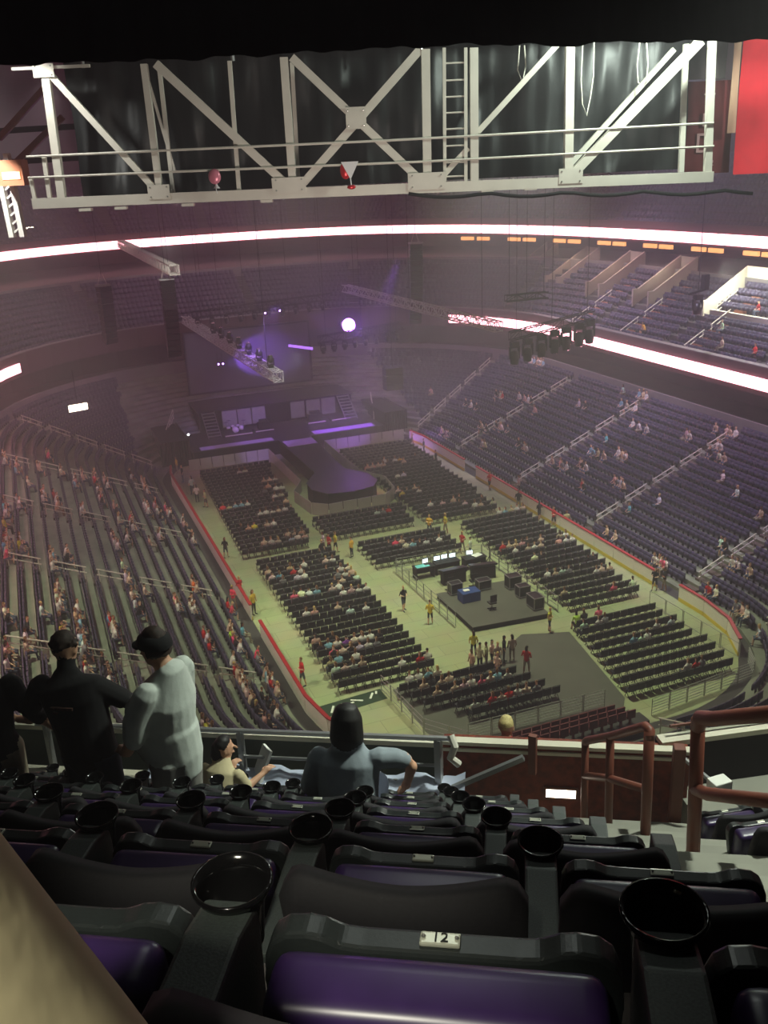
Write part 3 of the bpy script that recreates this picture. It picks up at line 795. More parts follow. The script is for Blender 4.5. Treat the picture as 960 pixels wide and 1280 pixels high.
def line_array(label, x, y, ztop, n, face, lean):
    t = thing('line_array', label, 'loudspeaker', (x, y, ztop))
    for k in range(n):
        a = lean*(k/n)**2; h = 0.52
        M = Matrix.Rotation(face, 3, 'Z') @ Matrix.Rotation(a, 3, 'X')
        m = MB(); yo = 0.9*(k/n)**2
        m.add([M @ Vector(p)+Vector((0, yo, -k*h-.3)) for p in ((-.62,-.45,-.24),(.62,-.45,-.24),(.5,.4,-.2),(-.5,.4,-.2),(-.62,-.45,.24),(.62,-.45,.24),(.5,.4,.2),(-.5,.4,.2))],
              ((0,3,2,1),(4,5,6,7),(0,1,5,4),(1,2,6,5),(2,3,7,6),(3,0,4,7)))
        m.build('speaker_cabinet', 'black', t)
    MB().box((0, 0, .05), (1.3, 1.0, .12)).build('bumper_frame', 'steel', t)
    for s in (-.4, .4): MB().tube([(s, 0, .1), (s*.3, 0, 1.0)], .03, 5).build('chain', 'steel_white', t)
    MB().tube([(0, 0, 1.0), (0, 0, 38.7-ztop)], .025, 5).build('hanging_cable', 'black', t)
line_array('long black line array loudspeaker hanging under the bright truss at the left', -11.4, 21.5, 19.0, 13, 0.15, 0.5)
line_array('long black line array loudspeaker hanging at the right of the stage', 13.7, 24.0, 20.3, 15, -0.15, 0.6)
line_array('shorter outer line array loudspeaker at the far left', -16.5, 26.0, 18.5, 10, 0.5, 0.5)
sub = thing('speaker_stack', 'black boxy speaker cluster hanging low at the right of the stage', 'loudspeaker', (11.9, 27.0, 5.6))
for k in range(3): MB().box((0, 0, k*0.8), (1.9, 1.2, 0.76)).build('speaker_cabinet', 'black', sub, bevel=.03)
MB().tube([(0, 0, 2.0), (0, 0, 33)], .03, 5).build('hanging_cable', 'black', sub)
# purple lamps
def glow(name, loc, r, m, label):
    t = thing(name, label, 'stage light', loc)
    MB().lathe((0, 0.1+r*.55, 0), [(.01, -r*1.5), (r*.9, -r*1.4), (r*1.05, 0), (r*.8, 0)], 12, M=RX).build('housing', 'black', t, True)
    MB().ball((0, -0.02, 0), r, 12, 8).build('lens', m, t, True)
    MB().tube([(0, 0.3, r), (0, 0.3, 1.2)], .03, 5).build('clamp', 'black', t)
glow('beam_light', (8.1, 29.4, 12.1), 0.7, 'violet_lit', 'brilliant purple-white beam lamp shining over the right of the stage')  # lens made oversized so its shape takes in the lamp's bloom
for p, lab in (((-4.7, 36.5, 8.2), 'small purple lamp glowing left of the stage screen middle'), ((-4.2, 36.5, 8.2), 'small purple lamp beside its glowing neighbour over the stage'), ((1.5, 38.6, 12.9), 'tiny white-purple lamp on the back truss near the middle'), ((3.2, 38.6, 13.0), 'tiny white-purple lamp on the back truss right of the middle')):
    glow('beam_light', p, 0.1, 'violet_small', lab)
mat('violet_strip', (1, 1, 1), 0.5, emit=(0.40, 0.14, 1.0), strength=1.6)
tag(MB().bar((2.4, 33.0, 10.0), (4.2, 30.2, 9.9), 0.12, 0.25).build('strip_light', 'violet_strip'), 'slanting purple strip lamp hanging over the stage', 'stage light')
lamp('beam_glow', 'POINT', (8.1, 28.4, 12.1), 2400, (0.36, 0.12, 1.0), size=0.3)
lamp('stage_glow', 'SPOT', (-4.4, 35.8, 8.2), 6000, (0.32, 0.12, 1.0), (1, 40.5, 8.0), 0.1, 0.8, 0.5)
t = thing('lit_sign', 'glowing white sign box over the far left lower seats', 'sign', (-20.2, 28.0, 7.2), 0.25)
MB().box((0, 0, 0), (1.8, 0.12, 0.62)).build('lit_face', 'sign_lit', t)
MB().box((0, 0.1, 0), (1.95, 0.1, 0.76)).build('case', 'black', t)
MB().tube([(0, 0.1, .3), (0, 0.1, 3.6)], .04, 6).build('bracket', 'black', t)
t = thing('work_light', 'small white lamp on a stand at the left front corner of the stage', 'lamp', (-10.2, 27.4, 1.52))
MB().tube([(0, 0, 0), (0, 0, 1.6)], .03, 6).build('stand', 'black', t)
MB().ball((0, 0, 1.7), .12, 8, 6).build('bulb', 'white_lit', t)

# ------------------------------------------------------------------ barricades
def fence(name, label, cat, pts, h, solid, m='steel', n_bar=4, step=1.25, rootz=0.0):
    t = thing(name, label, cat, (0, 0, rootz))
    for a, b in zip(pts[:-1], pts[1:]):
        a, b = Vector((*a, 0)), Vector((*b, 0)); d = b-a; n = max(1, round(d.length/step))
        for k in range(n):
            p, q = a+d*(k/n), a+d*((k+1)/n); e = (q-p)*0.03
            if solid:
                MB().bar(p+e+Vector((0,0,h/2)), q-e+Vector((0,0,h/2)), 0.05, h).build('barrier_panel', m, t)
            else:
                g = MB()
                for z in np.linspace(0.15, h, n_bar): g.tube([p+e+Vector((0,0,z)), q-e+Vector((0,0,z))], 0.02, 5)
                for x in (p+e, q-e): g.tube([x, x+Vector((0,0,h))], 0.022, 5)
                g.build('barrier_panel', m, t)
    return t
mat('barricade_metal', rgb(178, 180, 172), 0.5, 0.2, noise=0.06, nscale=1.0)
fence('crowd_barrier', 'pale metal crowd barrier before the left half of the stage', 'barrier', [(-10.8, 25.6), (-2.6, 25.6), (-2.6, 14.0), (-4.0, 11.4)], 1.1, True, 'barricade_metal')
fence('crowd_barrier', 'pale metal crowd barrier around the tip of the runway', 'barrier', [(-4.0, 11.4), (-3.6, 7.6), (-2.4, 6.5), (2.8, 6.7), (4.2, 8.0), (4.6, 11.4)], 1.1, True, 'barricade_metal')
fence('crowd_barrier', 'pale metal crowd barrier before the right half of the stage', 'barrier', [(4.6, 11.4), (3.2, 14.4), (3.4, 25.6), (12.4, 25.6)], 1.1, True, 'barricade_metal')
fence('bike_rack_barrier', 'open metal barrier around the sound mixing position', 'barrier', [(-1.6, -16.6), (-1.8, -7.0), (4.9, -7.4), (5.2, -17.6)], 1.1, False, 'steel')
fence('bike_rack_barrier', 'open metal barrier at the near left of the floor seats', 'barrier', [(-8.6, -21.6), (-8.2, -26.6), (-6.4, -29.0)], 1.0, False, 'steel')
fence('bike_rack_barrier', 'open metal barrier beside the near right floor seats', 'barrier', [(11.0, -19.2), (11.2, -27.4)], 1.0, False, 'steel', 2, 1.6)
fence('end_barrier', 'metal panel barrier across the near end of the floor right of the aisle', 'barrier', [(3.2, -30.0), (10.6, -29.2), (11.4, -27.8)], 1.0, False, 'barricade_metal', 6, 1.3)
fence('end_barrier', 'metal panel barrier across the near end of the floor left of the aisle', 'barrier', [(-6.4, -28.0), (1.6, -28.2)], 1.0, False, 'barricade_metal', 6, 1.3)
# dark floor covering and the strip of carpet with white marks
mat('floor_dark', rgb(92, 90, 82), 0.85, noise=0.12, nscale=0.6)
o = MB().prism([(-8.0, -21.8), (-1.5, -21.2), (1.6, -19.2), (4.4, -20.2), (3.0, -28.0), (1.4, -30.0), (-6.4, -30.0), (-8.0, -26.4)], 0.0, 0.02).build('floor_mat', 'floor_dark')
tag(o, 'large dark grey mat covering the near end of the floor', 'mat')
t = thing('floor_banner', 'dark green strip with white marks lying at the near left of the floor', 'banner', (0, 0, 0.0))
mat('banner_green', rgb(40, 62, 44), 0.8)
MB().prism([(-12.3, -22.9), (-8.6, -22.5), (-8.6, -21.4), (-12.3, -21.7)], 0.0, 0.02).build('fabric', 'banner_green', t)
for (x, y, a, l) in ((-11.7, -22.3, 1.1, .7), (-10.9, -22.1, -.6, .5), (-10.6, -22.15, .2, .4), (-10.2, -22.0, -.5, .7), (-9.3, -21.9, 1.0, .6), (-8.95, -21.7, 1.2, .3)):
    MB().box((x, y, .03), (l, .12, .015), a).build('white_mark', 'paper_white', t)

# ------------------------------------------------------------------ sound mixing position
t = thing('mixing_platform', 'low black platform of the sound mixing position', 'platform', (0, 0, 0))
MB().prism([(-0.9, -17.6), (4.2, -18.0), (4.6, -12.4), (-0.9, -12.2)], 0.0, 0.32).build('body', 'black', t)
MB().prism([(-0.95, -17.65), (4.25, -18.05), (4.65, -12.35), (-0.95, -12.15)], 0.32, 0.36).build('deck', 'floor_dark', t)
def desk(x, y, w, label, z=0.0):
    t = thing('mixing_desk', label, 'desk', (x, y, z))
    MB().box((0, 0, .86), (w, .8, .06)).build('top', 'black', t)
    for a in (-w/2+.08, w/2-.08): MB().box((a, 0, .42), (.08, .7, .84)).build('leg', 'black', t)
    MB().box((0, .38, .5), (w-.1, .03, .7)).build('front_panel', 'black_cloth', t)
desk(-0.3, -8.6, 1.5, 'black desk at the left of the mixing position with cyan cloth')
desk(1.5, -8.5, 1.9, 'long black desk in the middle of the mixing position')
desk(3.6, -8.7, 1.7, 'black desk at the right of the mixing position')
tag(MB().box((-0.4, -8.6, .9), (1.0, .5, .02)).build('table_cloth', 'cyan'), 'cyan cloth on the left desk of the mixing position', 'cloth')
def laptop(x, y, rz, label, m='screen_lit'):
    t = thing('laptop', label, 'laptop', (x, y, .895), rz)
    MB().box((0, 0, .012), (.42, .3, .022)).build('keyboard', 'black', t)
    MB().box((0, .2, .2), (.5, .03, .34)).build('lid', 'black', t)
    MB().box((0, .18, .2), (.44, .012, .28)).build('screen', m, t)
for x, y, rz, lab in ((0.0, -8.45, .2, 'open laptop glowing on the left mixing desk'), (0.9, -8.4, 0, 'open laptop glowing at the left of the middle mixing desk'), (1.5, -8.35, 0, 'open laptop glowing in the middle of the middle mixing desk'), (2.1, -8.4, -.1, 'open laptop glowing at the right of the middle mixing desk'), (3.4, -8.5, -.2, 'open laptop glowing on the right mixing desk')):
    laptop(x, y, rz, lab)
tag(MB().box((3.9, -8.6, .91), (.7, .5, .02), .3).build('paper_sheet', 'paper_white'), 'white paper sheet lying on the right mixing desk', 'paper')
def console(x, y, rz, label):
    t = thing('mixing_console', label, 'mixing console', (x, y, 0), rz)
    MB().box((0, 0, .45), (1.7, .6, .9)).build('stand', 'black', t)
    m = MB(); m.box((0, 0, 1.0), (1.9, .95, .12), M=Matrix.Rotation(-.25, 3, 'X')); m.build('surface', 'black_gloss', t)
    f = MB()
    for k in range(14): f.box((-.8+k*.12, -.1, 1.07), (.03, .5, .03), M=Matrix.Rotation(-.25, 3, 'X'))
    f.build('faders', 'steel_white', t)
console(1.2, -10.3, 0, 'large mixing console behind the middle desk'); console(3.4, -10.5, -.2, 'mixing console behind the right desk')
for i, (x, y, s, lab) in enumerate(((4.1, -13.6, (.9, .7, .8), 'road case standing at the back right of the platform'), (4.0, -15.1, (.8, .6, .7), 'road case in the middle of the right side of the platform'), (3.9, -16.9, (.7, 1.0, .75), 'road case at the near right corner of the platform'), (2.2, -12.9, (.9, .6, .6), 'road case standing in the middle of the platform'), (.2, -12.7, (.8, .6, .7), 'road case at the left of the platform'))):
    t = thing('road_case', lab, 'case', (x, y, .36))
    MB().box((0, 0, s[2]/2+.1), (s[0], s[1], s[2])).build('body', 'black_gloss', t, bevel=.02)
    e = MB()
    for a in (-1, 1):
        for b in (-1, 1): e.box((a*s[0]/2, b*s[1]/2, s[2]/2+.1), (.05, .05, s[2]+.02))
    for z in (.1, s[2]+.1):
        for a in (-1, 1): e.box((a*s[0]/2, 0, z), (.05, s[1], .05)); e.box((0, a*s[1]/2, z), (s[0], .05, .05))
    e.build('edge_trim', 'steel', t)
    for a in (-1, 1):
        for b in (-1, 1): MB().ball((a*s[0]*.4, b*s[1]*.4, .05), .05, 6, 4).build('caster', 'black', t)
t = thing('equipment_trunk', 'blue covered trunk on the mixing platform', 'case', (0.6, -14.0, .36))
MB().box((0, 0, .35), (1.3, .9, .7)).build('body', 'cloth_blue', t, bevel=.05)
MB().box((-.2, 0, .73), (.4, .3, .05)).build('paper_stack', 'paper_white', t)
for x, y in ((.4, -11.4), (2.1, -11.6), (1.3, -15.9)):
    t = thing('office_chair', {.4: 'black swivel chair at the left of the mixing position', 2.1: 'black swivel chair behind the large mixing console', 1.3: 'black swivel chair alone on the platform'}[x], 'chair', (x, y, .36 if y < -12.4 else 0))
    MB().box((0, 0, .48), (.5, .5, .08)).build('seat', 'black', t, bevel=.03)
    MB().box((0, -.24, .85), (.46, .07, .5)).build('backrest', 'black', t, bevel=.03)
    MB().tube([(0, 0, .08), (0, 0, .46)], .04, 6).build('column', 'steel', t)
    b = MB()
    for k in range(5): b.bar((0, 0, .07), (.3*math.cos(k*1.257), .3*math.sin(k*1.257), .04), .05)
    b.build('base', 'black', t)
t = thing('lamp_stand', 'tall black tripod with lamps at the right of the mixing position', 'stand', (4.6, -9.2, 0))
for k in range(3): MB().tube([(0, 0, .9), (.5*math.cos(k*2.09), .5*math.sin(k*2.09), 0)], .025, 5).build('leg', 'black', t)
MB().tube([(0, 0, .8), (0, 0, 2.4)], .03, 5).build('pole', 'black', t)
MB().box((0, 0, 2.3), (.7, .2, .2)).build('lamp_bar', 'black', t)

# ------------------------------------------------------------------ chairs on the floor
def chair_mesh():
    m = MB()
    m.box((0, 0, .45), (.48, .42, .045)); m.box((0, -.22, .70), (.48, .04, .42))
    for s in (-.2, .2):
        m.bar((s, -.24, .9), (s, .2, 0), .03); m.bar((s, .18, .44), (s, -.26, 0), .03)
    m.box((0, -.245, .875), (.40, .02, .025), mi=1)
    return m.mesh('folding_chair', ['chair_black', 'steel'])
CHM = chair_mesh()
BLOCKS = [  # name, far edge (x0, x1, y), near edge (x0, x1, y)
    ('far left floor block', (-10.3, -3.3, 22.6), (-11.3, -5.6, 0.4)),
    ('left middle floor block', (-10.8, -4.5, -1.8), (-10.9, -5.0, -21.0)),
    ('runway tip floor block', (-4.4, 3.8, 4.9), (-4.4, 3.0, 0.4)),
    ('far right floor block', (4.0, 12.0, 22.6), (4.0, 10.6, 0.4)),
    ('mixing desk floor block', (-2.9, 4.4, -1.9), (-2.9, 4.4, -6.4)),
    ('right middle floor block', (6.0, 11.9, -1.6), (5.8, 11.6, -18.4)),
    ('near right floor block', (4.6, 10.8, -20.4), (2.9, 10.4, -28.8)),
    ('near left floor block', (-8.0, -1.6, -22.6), (-6.2, 0.2, -27.3)),
]
chairs = []
for bi, (nm, (a0, a1, ya), (b0, b1, yb)) in enumerate(BLOCKS):
    n = int((ya-yb)/.95)+1
    for r in range(n):
        f = r*.95/(ya-yb); x0, x1 = a0+(b0-a0)*f, a1+(b1-a1)*f; y = ya-r*.95
        k = int((x1-x0)/.53)
        for j in range(k):
            x = x0+.27+j*.53
            if bi == 7 and y < -24.6 and x < -6.0+.4*(-24.6-y): continue
            chairs.append((x, y, bi, rng.normal()*.03, r, j))
ranked = sorted(range(len(chairs)), key=lambda i: seen((chairs[i][0], chairs[i][1], .5))[0])
solo = set(ranked[:295])
for i in sorted(solo):
    x, y, bi, a, r, j = chairs[i]
    tag(link('folding_chair', CHM, None, (x, y, 0), a), f'black folding chair, {nth(j)} from left in {nth(r)} row of {BLOCKS[bi][0]}', 'chair', f'chairs of the {BLOCKS[bi][0]}')
rest = [chairs[i] for i in range(len(chairs)) if i not in solo]
stuff(replicate(CHM, [(c[0], c[1], 0) for c in rest], [c[3] for c in rest], 'floor_chair_rows', None), 'rows of black folding chairs on the farther floor', 'chairs')
# red seats at the near end, first rows left of the aisle
m = MB(); m.box((0, -.18, .6), (.47, .06, .46)); m.box((0, 0, .44), (.44, .4, .08)); m.box((0, -.1, .2), (.1, .1, .4))
RSM = m.mesh('red_seat', ['chair_red'])
rp = MB()
for i in range(3): rp.box((-1.9, -29.6-.85*i+.02, .2+.175*i), (7.4, .85, .4+.35*i))
struct(rp.build('floor_end_riser', 'dark_tread'))
for i in range(3):
    for j in range(12):
        tag(link('stadium_seat', RSM, None, (-5.2+j*.54, -29.75-.85*i, .4+.35*i), 0), f'dark red seat, {nth(j)} from left in {nth(i)} row of the near end', 'seat', 'red seats at the near end')

# ------------------------------------------------------------------ people
class Body:
    """closed tapered chains fused by voxel remesh into one continuous surface"""
    def __init__(self): self.ch = []
    def chain(self, pts, rad, mats, seg=12):
        pts = [Vector(p) for p in pts]
        rad = [(r, r) if not isinstance(r, (tuple, list)) else r for r in rad]
        if isinstance(mats, str): mats = [mats]*(len(pts)-1)
        self.ch.append((pts, rad, mats, seg)); return self
    def geo(self):
        mb = MB()
        for pts, rad, mats, seg in self.ch:
            n = len(pts); rings = []
            def ring(p, t, rx, ry):
                ref = Vector((0, 1, 0)) if abs(t.y) < 0.85 else Vector((0, 0, 1))
                s = ref.cross(t).normalized(); q = t.cross(s)
                return [p+s*(rx*math.cos(2*PI*k/seg))+q*(ry*math.sin(2*PI*k/seg)) for k in range(seg)]
            T = [(pts[min(i+1, n-1)]-pts[max(i-1, 0)]).normalized() for i in range(n)]
            t0, t1 = T[0], T[-1]; r0 = min(rad[0]); r1 = min(rad[-1])
            for f, g in ((.98, .25), (.75, .68)): rings.append(ring(pts[0]-t0*r0*f, t0, rad[0][0]*g, rad[0][1]*g))
            for i in range(n): rings.append(ring(pts[i], T[i], *rad[i]))
            for f, g in ((.75, .68), (.98, .25)): rings.append(ring(pts[-1]+t1*r1*f, t1, rad[-1][0]*g, rad[-1][1]*g))
            vs = [v for r in rings for v in r]; fs = []
            for i in range(len(rings)-1):
                for k in range(seg):
                    k2 = (k+1) % seg; fs.append((i*seg+k, i*seg+k2, (i+1)*seg+k2, (i+1)*seg+k))
            fs.append(tuple(range(seg))[::-1]); fs.append(tuple((len(rings)-1)*seg+k for k in range(seg)))
            mb.add(vs, fs)
        return mb
    def mesh(self, name, voxel, smooth=4, mats=None):
        mb = self.geo(); me = bpy.data.meshes.new('tmp'); me.from_pydata(mb.v, [], mb.f); me.update()
        o = bpy.data.objects.new('tmp', me); C.objects.link(o)
        r = o.modifiers.new('r', 'REMESH'); r.mode = 'VOXEL'; r.voxel_size = voxel
        s = o.modifiers.new('s', 'SMOOTH'); s.factor = .5; s.iterations = smooth
        dg = bpy.context.evaluated_depsgraph_get(); dg.update()
        out = bpy.data.meshes.new_from_object(o.evaluated_get(dg)); out.name = name
        bpy.data.objects.remove(o); bpy.data.meshes.remove(me)
        names = mats or sorted({m for c in self.ch for m in c[2]})
        nf = len(out.polygons); cen = np.empty(nf*3); out.polygons.foreach_get('center', cen); cen = cen.reshape(-1, 3)
        best = np.full(nf, 1e9); idx = np.zeros(nf, np.int32)
        for pts, rad, ms, _ in self.ch:
            for i in range(len(pts)-1):
                a, b = np.array(pts[i]), np.array(pts[i+1]); d = b-a; l2 = max(d @ d, 1e-9)
                traw = (cen-a) @ d/l2; t = np.clip(traw, 0, 1); dist = np.linalg.norm(cen-(a+t[:, None]*d), axis=1)
                ra, rb = sum(rad[i])/2, sum(rad[i+1])/2
                q = dist/(ra+(rb-ra)*t)
                if i == 0: q = np.where(traw < -.02, q*1.3, q)
                if i == len(pts)-2: q = np.where(traw > 1.02, q*1.3, q)
                w = q < best; best[w] = q[w]; idx[w] = names.index(ms[i])
        out.materials.clear()
        for m in names: out.materials.append(MATS[m])
        out.polygons.foreach_set('material_index', idx)
        out.polygons.foreach_set('use_smooth', [True]*nf); out.update()
        return out
def head(b, c, r=.098, skin='crowd_skin', hair='crowd_hair', long=False, yaw=0.0, fine=False, bald=False):
    """c is the middle of the head; the face looks along +y turned by yaw"""
    R = Matrix.Rotation(yaw, 3, 'Z'); c = Vector(c)
    P = lambda x, y, z: c+R @ Vector((x*r, y*r, z*r))
    b.chain([P(0, .12, -.75), P(0, .05, -.2), P(0, 0, .45)], [(r*.55, r*.6), (r*.74, r*.86), (r*.76, r*.9)], skin)
    if fine:
        b.chain([P(0, .92, .12), P(0, 1.16, -.22)], [r*.09, r*.15], skin)
        for s in (-1, 1):
            b.chain([P(s*.8, -.02, .12), P(s*.84, -.05, -.25)], [(r*.07, r*.17), (r*.06, r*.12)], skin)
            b.chain([P(s*.33, .84, .1), P(s*.36, .84, .1)], [r*.09]*2, 'eye')
        b.chain([P(-.25, .86, -.52), P(.25, .86, -.52)], [r*.07]*2, skin)
    if not bald:
        b.chain([P(0, -.22, .34), P(0, -.1, .62)], [(r*.84, r*.82), (r*.78, r*.92)], hair)
        if long: b.chain([P(0, -.42, .3), P(0, -.62, -.8), P(0, -.6, -1.9)], [(r*.85, r*.5), (r*.9, r*.42), (r*.7, r*.3)], hair)
def seated(name, variant, long, vox=.034):
    b = Body(); lean = (0, .16, -.05)[variant % 3]
    S, H, K, P = 'crowd_shirt', 'crowd_hair', 'crowd_skin', 'crowd_pants'
    b.chain([(0, -.02, .50), (0, lean*.3, .72), (0, lean*.7, .95), (0, lean, 1.06)], [(.18, .14), (.165, .12), (.20, .12), (.12, .09)], S)
    b.chain([(0, lean, 1.05), (0, lean+.02, 1.16)], [.055, .05], K)
    head(b, (0, lean+.03, 1.27), .105, long=long, yaw=(.4, -.5, .1)[variant % 3])
    for s in (-1, 1):
        b.chain([(s*.10, 0, .50), (s*.13, .42, .50)], [.09, .07], P)
        b.chain([(s*.13, .42, .50), (s*.14, .44, .08)], [.065, .045], P if variant != 1 else K)
        b.chain([(s*.14, .42, .05), (s*.14, .56, .04)], [.045, .04], P)
        if variant == 2 and s == 1:
            b.chain([(s*.2, lean, 1.0), (s*.3, .05, .78), (s*.16, .22, 1.08)], [.055, .045, .035], [S, K])
        else:
            b.chain([(s*.2, lean, 1.0), (s*.27, lean+.02, .76), (s*.14, .3, .62)], [.055, .045, .035], [S, K])
    return b.mesh(name, vox, 3, ['crowd_shirt', 'crowd_skin', 'crowd_hair', 'crowd_pants'])
def standing(name, variant, long):
    b = Body(); S, K, P = 'crowd_shirt', 'crowd_skin', 'crowd_pants'
    b.chain([(0, 0, .88), (0, 0, 1.08), (0, 0, 1.32), (0, 0, 1.43)], [(.165, .12), (.15, .11), (.20, .12), (.11, .08)], S)
    b.chain([(0, 0, 1.42), (0, .01, 1.53)], [.055, .05], K)
    head(b, (0, .02, 1.635), .105, long=long, yaw=(.5, -.3)[variant % 2])
    for s in (-1, 1):
        st_ = (.0, .12)[variant % 2]*s
        b.chain([(s*.09, 0, .88), (s*.11, st_*.6, .48), (s*.12, st_-.02, .08)], [.09, .065, .045], [P, P if variant != 1 else K])
        b.chain([(s*.12, st_, .045), (s*.13, st_+.16, .035)], [.045, .038], P)
        if variant == 0: b.chain([(s*.2, 0, 1.36), (s*.27, -.02, 1.1), (s*.25, .08, .86)], [.055, .045, .035], [S, K])
        else: b.chain([(s*.2, 0, 1.36), (s*.29, -.04, 1.1), (s*.08, .2, 1.08)], [.055, .045, .035], [S, K])
    return b.mesh(name, .034, 3, ['crowd_shirt', 'crowd_skin', 'crowd_hair', 'crowd_pants'])
SEATED = [seated('person', v, l) for v in (0, 1, 2) for l in (True, False)]
STAND = [standing('person', v, l) for v in (0, 1) for l in (True, False)]
SHIRT = {'w': ('white', (226, 224, 216)), 't': ('beige', (210, 184, 162)), 'r': ('red', (200, 34, 36)), 'p': ('pink', (236, 70, 110)), 'k': ('black', (26, 25, 28)),
         'y': ('yellow', (226, 200, 60)), 'b': ('light blue', (110, 190, 210)), 'o': ('orange', (235, 120, 60)), 'l': ('lime green', (196, 236, 70)), 'v': ('purple', (130, 70, 160))}
def spectator(meshes, loc, rz, c, where, pose):
    nm, col = SHIRT[c]
    o = link('person', meshes[rng.integers(len(meshes))], None, loc, rz)
    o.color = (*rgb(*[min(255, max(0, x*(.9+.2*rng.random()))) for x in col]), 1)
    s = .94+.1*rng.random(); o.scale = (s, s, s)
    tag(o, f'person in {nm} {pose} {where}' if pose == 'standing' else f'seated person in {nm}, {where}', 'person', f'people in {nm} {pose} {where}')
B_PEOPLE = '-22.7,16.56,10,w -26.78,15.88,15,t -26.0,13.87,14,t -25.01,14.0,13,t -25.01,10.02,13,w -24.38,15.62,12,t -23.47,21.18,11,t -22.51,15.41,10,w -21.51,17.22,8,t -21.32,15.33,8,t -20.5,19.44,7,w -21.88,13.05,9,t -19.9,16.95,7,t -19.87,15.17,7,r -19.41,15.56,6,t -20.48,11.25,7,w -20.09,10.14,7,w -19.28,10.51,6,r -19.36,8.6,6,t -16.91,19.46,3,w -16.11,18.81,2,t -16.17,16.78,2,t -23.49,8.11,11,r -24.42,7.11,12,k -24.31,4.4,12,y -23.98,5.29,11,t -25.84,4.72,14,w -26.65,2.38,15,b -27.11,1.35,15,w -27.22,-1.17,15,y -22.14,5.36,9,w -20.62,5.79,7,p -19.62,5.06,6,w -18.31,4.96,5,t -20.02,0.96,7,w -19.94,-0.82,7,w -19.11,1.46,6,k -17.5,1.23,4,t -16.72,3.59,3,w -16.47,2.88,3,w -16.95,9.76,3,t -15.79,11.3,2,t -16.01,8.59,2,k -15.02,10.15,1,t -14.32,7.59,0,t -15.05,4.59,1,t -14.51,4.71,0,k -27.2,-5.84,15,b -26.35,-4.98,14,y -26.65,-4.25,15,r -23.98,-4.71,11,w -24.75,-6.63,12,t -22.42,-3.84,10,y -20.01,-5.06,7,w -19.95,-7.13,7,w -24.47,-11.05,12,w -24.82,-12.91,12,w -24.46,-13.33,12,w -25.45,-14.99,13,w -24.35,-15.02,12,k -23.77,-15.03,11,t -24.67,-17.06,12,y -24.51,-17.86,12,w -23.69,-16.87,11,t -23.88,-17.77,11,w -23.55,-18.69,11,w -23.6,-19.35,11,w -22.31,-14.81,9,b -22.02,-15.42,9,t -25.96,-18.65,14,w -26.98,-16.04,15,w -26.72,-22.05,15,w -26.91,-20.67,15,t -22.89,-20.83,10,w -22.65,-21.2,10,k -23.66,-21.54,11,w -20.02,-10.34,7,w -19.95,-11.62,7,w -19.26,-9.11,6,t -17.61,-9.82,4,t -17.2,-9.53,3,t -17.08,-10.25,3,t -18.04,-10.28,4,r -17.52,-10.42,4,t -16.6,-10.37,3,w -15.79,-6.43,2,o -16.5,-15.08,3,w -16.11,-16.43,2,w -14.6,-8.9,0,r -14.15,-9.69,0,p -15.09,-14.03,1,l -14.86,-14.7,1,p -14.41,-13.06,0,b -14.56,-16.35,0,p -14.42,-17.49,0,w -14.11,-18.45,0,t -16.07,-18.89,2,r -15.83,-20.34,2,t -16.04,-21.57,2,w -14.53,-19.89,0,r -14.43,-20.67,0,t -14.08,-21.03,0,t -15.43,-22.61,1,k -15.93,-23.37,2,k -15.64,-24.33,2,t -18.59,-26.01,6,y -18.71,-25.69,6,t 27.78,23.51,16,t 27.15,20.78,15,t 27.41,24.23,16,t 24.24,10.68,12,w 22.86,17.93,10,t 21.56,14.36,9,t 27.51,8.29,16,w 25.82,5.19,14,t 24.11,4.91,12,t 28.29,5.42,16,t 24.13,0.96,12,w 21.57,2.31,9,b 20.12,0.94,7,t 20.95,-1.35,8,t 24.96,-4.08,13,t 25.83,-5.72,14,t 24.97,-7.76,13,w 26.91,-6.75,15,t 29.21,-5.31,100,r 29.22,9.2,100,y 31.92,0.79,103,w 30.78,-1.47,101,t 36.08,7.33,107,r 34.6,-0.4,106,r 17.32,9.14,4,t 15.61,13.62,2,t 17.47,17.62,4,t 18.34,14.98,5,w 21.56,21.92,9,t 20.36,20.18,7,w 19.01,23.45,6,w 15.31,20.66,1,t 17.51,30.16,7,t 17.53,2.88,4,t 18.6,1.02,5,t 16.79,-1.86,3,r 14.49,0.37,0,w 14.3,4.14,0,t 20.73,-1.9,8,t 18.16,-4.03,5,t 18.17,-5.43,5,t 18.17,-9.75,5,w 16.79,-8.51,3,b 22.43,-8.83,10,t 24.1,-9.29,12,w 22.43,-11.56,10,w 21.57,-14.15,9,w 20.73,-17.53,8,t 17.5,-17.68,4,w 17.24,-20.55,3,w 17.25,-21.98,3,t 14.48,-24.17,0,t 13.91,-21.42,0,w 13.91,-9.37,0,t 14.2,-16.39,0,w 14.41,-15.68,0,t 12.99,-26.97,0,w 13.92,13.19,0,t'
